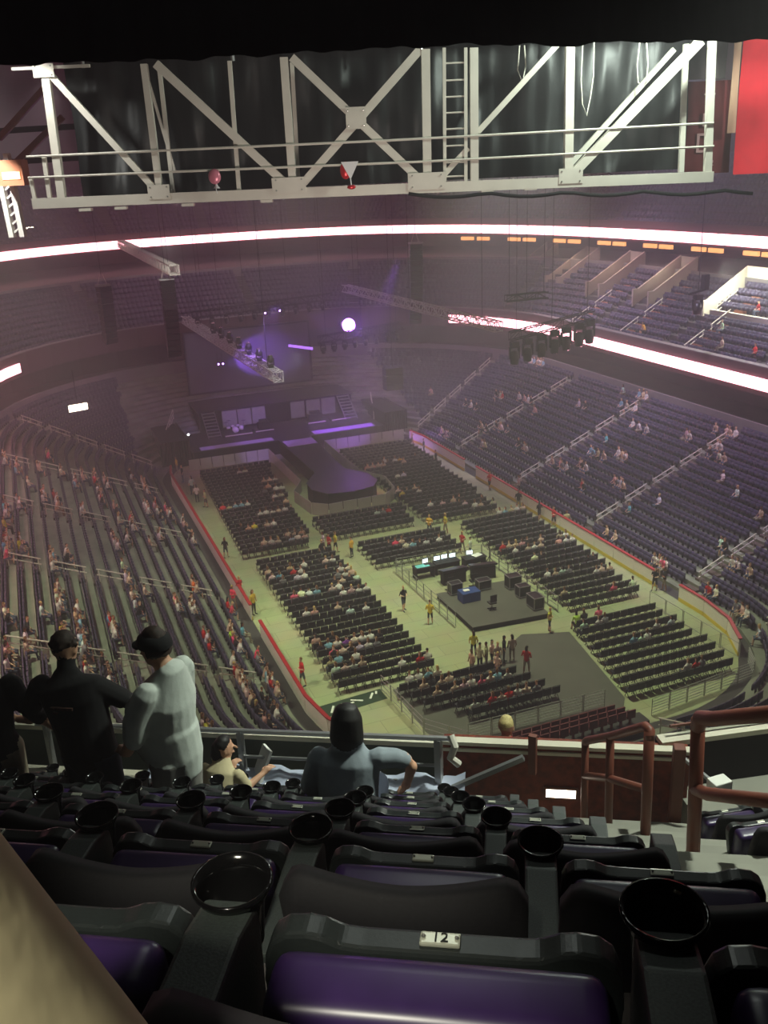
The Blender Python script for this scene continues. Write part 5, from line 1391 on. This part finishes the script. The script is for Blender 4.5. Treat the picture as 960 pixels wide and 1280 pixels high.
pr.build('shirt_print', 'shirt_print', bm_)
# person cut by the left edge
b = Body()
b.chain([(0, 0, .80), (0, .02, 1.0), (0, .04, 1.25), (0, .05, 1.36)], [(.18, .15), (.185, .16), (.22, .14), (.13, .09)], 'shirt_black', 20)
b.chain([(0, .05, 1.36), (0, .07, 1.45)], [.062, .056], SK)
head(b, (0, .09, 1.52), .105, SK, 'hair_black', yaw=-.4, fine=True)
for s in (-1, 1):
    b.chain([(s*.10, 0, .84), (s*.11, .02, .5)], [.125, .10], 'shorts_khaki', 16)
    b.chain([(s*.11, .02, .5), (s*.11, .0, .3), (s*.12, -.02, .08)], [.062, .06, .042], SK)
    b.chain([(s*.12, -.02, .04), (s*.13, .15, .035)], [.045, .04], 'shoe')
    b.chain([(s*.21, .03, 1.30), (s*.27, .0, 1.14)], [.08, .07], 'shirt_black')
    b.chain([(s*.27, .0, 1.15), (s*.29, .05, .98), (s*.2, .2, .92)], [.048, .04, .03], SK)
    hand(b, (s*.2, .2, .92), (-s*.6, .7, 0), (0, .3, .9), SK, thumb=-s)
place(b, 'person', -3.72, 5.15, 0.5, 'person in a dark top and khaki shorts cut off by the left edge')
# seated woman in the blue-grey shirt, back view, right elbow out
b = Body(); S = 'shirt_bluegrey'
b.chain([(0, -.02, .48), (0, .0, .70), (0, .05, .92), (0, .08, 1.01)], [(.215, .16), (.20, .15), (.215, .13), (.12, .09)], S, 20)
b.chain([(0, .08, 1.0), (0, .10, 1.09)], [.056, .052], SK)
head(b, (.0, .12, 1.165), .100, SK, 'hair_black', long=False, fine=True)
b.chain([(0, .09, 1.23), (0, .055, 1.1), (0, .05, 1.02)], [(.104, .10), (.115, .085), (.10, .06)], 'hair_black', 16)
for s in (-1, 1):
    b.chain([(s*.11, 0, .48), (s*.13, .40, .50)], [.10, .08], 'jeans', 14)
    b.chain([(s*.13, .40, .50), (s*.13, .42, .08)], [.075, .05], 'jeans')
    b.chain([(s*.13, .42, .04), (s*.13, .56, .035)], [.045, .04], 'shoe')
b.chain([(-.2, .06, .93), (-.27, .04, .72), (-.24, .10, .62)], [.078, .07, .06], S)
b.chain([(-.24, .09, .63), (-.12, .28, .58)], [.045, .03], SK)
hand(b, (-.12, .28, .58), (.8, .5, -.1), (0, .2, .9), SK)
b.chain([(.2, .06, .95), (.31, .10, .93), (.36, .12, .90)], [.075, .066, .06], S)
b.chain([(.35, .12, .91), (.41, .14, .84), (.37, .2, .68)], [.046, .042, .03], SK)
hand(b, (.37, .2, .68), (-.3, .3, -.9), (.9, .1, -.2), SK)
place(b, 'person', -1.13, 5.05, 0.0, 'dark-haired woman in a blue-grey shirt sitting with her right elbow out', z=TZ)
# woman with long dark hair seated near the front rail
b = Body(); S = 'hair_black'
b.chain([(0, 0, .46), (0, .05, .66), (0, .14, .82), (0, .18, .88)], [(.17, .13), (.16, .12), (.18, .11), (.10, .08)], 'khaki', 18)
b.chain([(0, .18, .86), (0, .21, .95)], [.052, .048], SK)
head(b, (0, .24, 1.02), .10, SK, 'hair_black', long=True, yaw=-.9, fine=True)
for s in (-1, 1):
    b.chain([(s*.11, 0, .46), (s*.13, .38, .48)], [.09, .07], 'jeans'); b.chain([(s*.13, .38, .48), (s*.13, .38, .08)], [.07, .05], 'jeans')
    b.chain([(s*.13, .38, .04), (s*.13, .5, .035)], [.045, .04], 'shoe')
    b.chain([(s*.18, .14, .82), (s*.24, .18, .66)], [.06, .052], 'khaki')
    b.chain([(s*.24, .18, .67), (s*.18+.14, .34, .72)], [.042, .028], SK)
    hand(b, (s*.18+.14, .34, .72), (.4, .6, .4), (0, -.3, .9), SK, thumb=-s)
place(b, 'person', -2.42, 5.95, -.2, 'woman with long dark hair sitting low by the front rail', z=treadz(7)).scale = (.86, .86, .84)
# blond person in red beyond the red-brown wall
mb = MB(); mb.box((.3, 8.6, -7.0), (4.0, 1.6, .3)); mb.box((-.16, 8.5, -6.65), (.6, .4, .42)); struct(secmesh('floor_lower_platform', mb, 'dark_tread'))
b = Body()
b.chain([(0, 0, .5), (0, .0, .7), (0, .03, .92), (0, .05, 1.0)], [(.17, .13), (.16, .12), (.2, .12), (.11, .08)], 'shirt_red', 18)
b.chain([(0, .05, 1.0), (0, .07, 1.09)], [.055, .05], SK)
head(b, (0, .09, 1.17), .105, SK, 'hair_blonde', yaw=-.3, fine=True)
for s in (-1, 1):
    b.chain([(s*.10, 0, .5), (s*.12, .4, .5)], [.085, .065], 'jeans'); b.chain([(s*.12, .4, .5), (s*.12, .4, .08)], [.065, .05], 'jeans')
    b.chain([(s*.12, .4, .04), (s*.12, .52, .035)], [.045, .04], 'shoe')
    b.chain([(s*.19, .04, .93), (s*.27, .05, .72)], [.062, .052], 'shirt_red'); b.chain([(s*.27, .05, .73), (s*.16, .3, .62)], [.042, .028], SK)
    hand(b, (s*.16, .3, .62), (-s*.4, .8, 0), (0, .2, .9), SK, thumb=-s)
place(b, 'person', -.16, 8.6, 0.0, 'blond person in a red top sitting just beyond the red-brown front wall', z=-6.85)

# ------------------------------------------------------------------ catwalk with its black sheeting, hanging ahead
CAT = Matrix.Translation((EYE.x, EYE.y, EYE.z)) @ Matrix.Rotation(-YAW, 4, 'Z')
cw = thing('catwalk', 'white steel catwalk truss with rails hanging across the top of the hall', 'catwalk', (EYE.x, EYE.y, EYE.z), -YAW)
D = 25.0
def member(nm, s0, z0, s1, z1, w, d=0.0, m='steel_white', dep=None):
    return MB().bar((s0, D+d, z0), (s1, D+d, z1), dep or w, w, up=(0, 1, 0)).build(nm, m, cw) if False else MB().bar((s0, D+d, z0), (s1, D+d, z1), w, w, up=(0, 1, 0)).build(nm, m, cw)
for d in (0.0, 1.1):
    if d == 0:
        member('bottom_chord', -8.5, -.40, 1.4, -.46, .25); member('bottom_chord', 1.4, -.46, 8.72, -.52, .25)
    else: member('bottom_chord', -8.5, -.42, 8.7, -.53, .2, d)
    member('top_chord', -8.49, 3.1, 8.6, 3.1, .16, d)
member('top_chord', -8.49, 2.70, -6.6, 2.69, .07)
MB().box((.1, D+.55, -.42), (17.0, 1.0, .05)).build('walkway', 'steel', cw)
for (s0, z0, s1, z1, w) in [(-7.69,2.66,-7.76,-.31,.19),(-5.29,2.67,-5.28,-.26,.16),(-3.22,2.65,-3.28,-.39,.10),(-1.9,2.67,-1.91,-.22,.19),(1.53,2.7,1.49,-.28,.21),(2.70,2.68,2.68,-.52,.2),(5.03,2.68,5.06,-.44,.21),(8.48,2.67,8.6,-.5,.17)]:
    member('post', s0, z0, s1, z1, w)
for (s0, z0, s1, z1, w) in [(-5.0,2.66,-5.01,-.3,.10),(-1.74,2.66,-1.79,-.3,.10),(7.96,2.66,8.03,-.51,.13)]:
    member('post', s0*1.03, z0, s1*1.03, z1, w, 1.1)
for (s0, z0, s1, z1, w) in [(-8.05,.71,-8.07,-.27,.10),(-8.47,.22,-8.44,-.41,.09)]: member('short_post', s0, z0, s1, z1, w)
for (s0, z0, s1, z1, w) in [(-7.63,2.6,-5.37,-.22,.15),(-5.0,2.66,-2.07,-.22,.20),(-1.71,2.66,1.25,-.21,.19),(1.4,2.7,-1.63,-.2,.19),(4.76,2.7,2.78,.79,.13),(2.53,.43,1.85,-.24,.13),(8.2,2.6,5.16,-.31,.22)]:
    member('diagonal_brace', s0, z0, s1, z1, w)
for (s0, z0, s1, z1, w) in [(7.9,2.55,5.2,-.2,.13),(-5.5,2.6,-5.05,.2,.07)]: member('diagonal_brace', s0, z0, s1, z1, w, 1.1)
for (s0, z0, s1, z1) in [(-8.45,.71,.44,.69),(.44,.69,8.62,.74),(-8.49,.22,1.42,.16),(1.42,.16,8.67,.2)]:
    MB().tube([(s0, D-.12, z0), (s1, D-.12, z1)], .032, 6).build('rail', 'steel_white', cw)
for s0, z0, s1, z1 in ((1.98,2.71,1.93,-.36),(2.50,2.69,2.46,-.38)): member('ladder_rail', s0, z0, s1, z1, .08, -.05)
for z in (2.37,1.99,1.62,1.26,.89,.5,.11,-.22): MB().tube([(1.97, D-.05, z), (2.48, D-.05, z)], .022, 6).build('rung', 'steel_white', cw)
for s, z, w, h in ((-5.28,-.26,.55,.34),(-2.0,-.24,.85,.36),(1.47,-.3,.95,.40),(-.23,1.24,.5,.5),(5.1,-.34,.6,.36),(-7.7,2.62,.5,.3)):
    g = MB().box((s, D-.13, z), (w, .03, h)).build('gusset_plate', 'steel_white', cw)
    for a in (-1, 1):
        for c in (-1, 1): MB().ball((s+a*w*.38, D-.15, z+c*h*.34), .022, 6, 4).build('bolt', 'bolt_metal', g)
for s in (-6.9, -3.2, 1.45, 5.05, 8.2): MB().tube([(s, D+.5, 2.7), (s, D+.5, 11.2)], .05, 6).build('hanger', 'steel', cw)
for k, s in enumerate((-7.2, -6.3, -4.6, -2.6, 3.0, 4.1, 6.2)):
    MB().box((s, D-.02, -.60), (.30, .2, .07)).build('clamp', 'steel_white', cw)
sh = thing('black_sheeting', 'wrinkled black plastic sheeting hung behind the catwalk truss', 'sheeting', (EYE.x, EYE.y, EYE.z), -YAW)
mb = MB(); nx, nz = 120, 24; vs = []
for j in range(nz+1):
    for i in range(nx+1):
        s = -7.6+16.0*i/nx; z = -.32+3.7*j/nz
        y = D+1.35+.07*math.sin(s*2.1+z*.6)+.05*math.sin(s*5.3-z*1.7)+.09*math.sin(s*1.1+z*2.2)*(1-j/nz)+.03*math.sin(s*13)
        vs.append((s, y, z))
mb.add(vs, [(j*(nx+1)+i, j*(nx+1)+i+1, (j+1)*(nx+1)+i+1, (j+1)*(nx+1)+i) for j in range(nz) for i in range(nx)])
for s in (-7.6, -3.6, .4, 4.4):
    pass
mb.build('plastic_film', 'black_gloss', sh, True)
MB().bar((-7.7, D+1.35, 3.4), (8.5, D+1.35, 3.4), .08).build('batten', 'steel', sh)
for pts, lab in (([(5.47, 2.75), (5.45, 1.9), (5.50, 1.35), (5.62, 1.07), (5.70, 1.5), (5.76, 2.0), (5.75, 2.75)], 'long looped white cable hanging in front of the black sheeting'),
            ([(6.89, 2.75), (6.85, 2.2), (6.89, 1.79), (7.0, 1.72), (7.1, 1.85), (7.12, 2.2), (7.05, 2.75)], 'short looped white cable hanging near the right catwalk brace'),
            ([(3.9, 2.75), (3.86, 2.2), (3.98, 1.9), (4.06, 2.3), (4.02, 2.75)], 'small looped cable hanging over the middle of the catwalk')):
    t = tag(MB().tube([(s, D+.6, z) for s, z in pts], .018, 6).build('cable', 'steel_white', None, True), lab, 'cable'); t.matrix_world = CAT
mb = MB(); P = [(1.0+.35*i, D-.1, -.58-.10*abs(math.sin(i*.55))-.02*i*.6) for i in range(26)]
t = tag(mb.tube(P, .05, 6).build('cable', 'black', None, True), 'thick black cable looping under the catwalk on the right', 'cable'); t.matrix_world = CAT
bl = thing('balloon', 'pink foil balloon caught on the catwalk rail at the left', 'balloon', K(-3.83, D-.22, .04), -YAW)
MB().ball((0, 0, 0), .16, 14, 10, sc=(1, .6, 1.15)).build('foil', 'foil_pink', bl, True)
MB().lathe((0.03, 0, -.28), [(.09, 0), (.04, .06), (.015, .12)], 8).build('neck', 'foil_white', bl)
MB().tube([(0, 0, -.25), (.02, 0.05, -.40)], .01, 5).build('ribbon', 'foil_white', bl)
bl = thing('balloon', 'red and white foil balloon hanging on the catwalk rail in the middle', 'balloon', K(-.46, D-.22, .02), -YAW)
MB().ball((-.1, 0, .02), .19, 14, 10, sc=(.72, .5, 1.1)).build('foil', 'foil_red', bl, True)
m = MB(); m.add([(-.2, -.1, .22), (.24, -.1, .22), (.02, -.1, -.2), (-.2, -.04, .22), (.24, -.04, .22), (.02, -.04, -.2)], [(0, 2, 1), (3, 4, 5), (0, 1, 4, 3), (1, 2, 5, 4), (2, 0, 3, 5)])
m.build('white_panel', 'foil_white', bl)
MB().tube([(.02, -.08, -.18), (.03, -.06, -.36)], .015, 5).build('ribbon', 'foil_white', bl)
MB().ball((.03, -.05, -.38), .11, 10, 6, sc=(1, .5, .5)).build('tail', 'foil_red', bl, True)

# black curtain hung close ahead, its wavy hem cuts the top of the view
ct = thing('black_curtain', 'black curtain with a wavy hem hanging across the top of the view', 'curtain', (EYE.x, EYE.y, EYE.z), -YAW)
HEM = [(-6.5, 1.35), (-4.21, 1.34), (-3.18, 1.33), (-1.98, 1.31), (.25, 1.33), (1.56, 1.32), (2.3, 1.26), (2.86, 1.28), (3.7, 1.25), (4.73, 1.22), (7.0, 1.2)]
mb = MB(); nx, nz = 200, 8; vs = []
for j in range(nz+1):
    for i in range(nx+1):
        s = -6.5+13.5*i/nx
        for (a, za), (c, zc) in zip(HEM[:-1], HEM[1:]):
            if a <= s <= c+1e-9: h = za+(zc-za)*(s-a)/(c-a); break
        h += .012*math.sin(s*7)+.008*math.sin(s*17)
        vs.append((s, 12+.05*math.sin(s*9)+.02*math.sin(s*23+j*.3), h+(4.6-h)*j/nz))
mb.add(vs, [(j*(nx+1)+i, j*(nx+1)+i+1, (j+1)*(nx+1)+i+1, (j+1)*(nx+1)+i) for j in range(nz) for i in range(nx)])
mb.build('cloth', 'black_cloth', ct, True)
MB().tube([(-6.6, 12, 4.6), (7.1, 12, 4.6)], .05, 8).build('batten', 'steel', ct)
for s in (-5, 0, 5): MB().tube([(s, 12, 4.6), (s, 12, 11.2)], .03, 6).build('hanger', 'steel', ct)

# red banners at the right
def wavy(nm, m, s0, s1, z0, z1, d, par, amp=.05):
    g = MB(); n = 24; vs = []
    for j in range(7):
        for i in range(n+1):
            s = s0+(s1-s0)*i/n; vs.append((s, d+amp*math.sin(s*6)+.03*math.sin(s*15+j), z0+(z1-z0)*j/6))
    g.add(vs, [(j*(n+1)+i, j*(n+1)+i+1, (j+1)*(n+1)+i+1, (j+1)*(n+1)+i) for j in range(6) for i in range(n)])
    return g.build(nm, m, par, True)
bn = thing('banner', 'bright red banner hanging at the upper right edge', 'banner', (EYE.x, EYE.y, EYE.z), -YAW)
wavy('cloth', 'banner_red', 10.42, 14.5, -.56, 3.9, 28.2, bn); MB().tube([(10.3, 28.2, 3.9), (14.6, 28.2, 3.9)], .05, 6).build('batten', 'steel', bn)
wavy('side_stripe', 'banner_cream', 10.16, 10.38, .55, 3.9, 28.16, bn, .02)
bn2 = thing('banner', 'dark red banner with pale letters behind the right end post of the catwalk', 'banner', (EYE.x, EYE.y, EYE.z), -YAW)
wavy('cloth', 'banner_maroon', 9.05, 10.45, -.5, 1.95, 28.6, bn2, .02); MB().tube([(9.0, 28.6, 3.9), (10.5, 28.6, 3.9)], .04, 6).build('batten', 'steel', bn2)
wavy('upper_cloth', 'wall_grey', 9.05, 10.15, 2.0, 3.9, 28.6, bn2, .02)
def letters(txt, s, z, size, par, m='banner_letter', d=28.52):
    cu = bpy.data.curves.new('lettering', 'FONT'); cu.body = txt; cu.size = size; cu.extrude = .01; cu.align_x = 'CENTER'; cu.align_y = 'CENTER'
    to = bpy.data.objects.new('tmp', cu); C.objects.link(to); dg = bpy.context.evaluated_depsgraph_get()
    tm = bpy.data.meshes.new_from_object(to.evaluated_get(dg)); bpy.data.objects.remove(to)
    tm.transform(Matrix.Translation((s, d, z)) @ Matrix.Rotation(PI/2, 4, 'X')); tm.materials.clear(); tm.materials.append(MATS[m])
    return link('lettering', tm, par)
letters('T', 9.72, 1.42, .55, bn2); letters('E', 9.66, .92, .5, bn2); letters('D', 9.66, .30, .75, bn2); letters('92', 9.86, -.22, .22, bn2)

# bright white column, amber box and roof beams past the left end of the catwalk
t = thing('roof_column', 'brilliantly lit white steel column past the left end of the catwalk', 'column', K(-14.45, 40, 0), -YAW)
for x in (-.22, .22):
    MB().bar((x, 0, -1.9), (x-.12, 0, 1.3), .22).build('flange', 'steel_white', t)
g = MB()
for k in range(9): g.bar((-.25, 0, -1.8+.34*k), (.18, 0, -1.5+.34*k), .07)
g.build('lattice', 'steel_white', t)
lamp('column_light', 'SPOT', K(-15.4, 36.8, 2.2), 2600, (.95, .98, 1.0), K(-14.4, 40, -1.2), .2, .9)
t = thing('amber_box', 'amber-lit equipment box on the left roof steel', 'box', K(-14.0, 39.4, .55), -YAW)
MB().box((0, 0, 0), (1.0, .8, .95)).build('case', 'step_orange', t)
MB().box((.05, -.42, -.1), (.7, .03, .28)).build('lit_window', 'amber_lit', t)
for i, (a, c, m) in enumerate((((-14.9, 41, 1.9), (-12.6, 41, 3.8), 'rail_brown'), ((-15, 41, .5), (-12.2, 41, 2.6), 'rail_brown'), ((-15.5, 41.5, 2.2), (-11.6, 41.5, 2.25), 'dark_wall'), ((-15.5, 41.5, 1.0), (-11.6, 41.5, 1.05), 'dark_wall'))):
    tag(MB().bar(K(*a), K(*c), .22).build('roof_beam', m), ('steep red-brown roof beam at the upper left', 'lower red-brown roof beam at the upper left', 'upper level dark roof beam at the left', 'lower level dark roof beam at the left')[i], 'beam')

# tell look-alikes apart by their order from the left
same = {}
for o in C.objects:
    if o.parent is None and 'label' in o: same.setdefault(o['label'], []).append(o)
for lab, os_ in same.items():
    if len(os_) < 2 or len(lab.split()) > 13: continue
    def px(o):
        d = o.location-EYE; return d.dot(CR)/max(.1, d.dot(_f))
    for k, o in enumerate(sorted(os_, key=px)): o['label'] = f'{lab}, {nth(k)} from left'
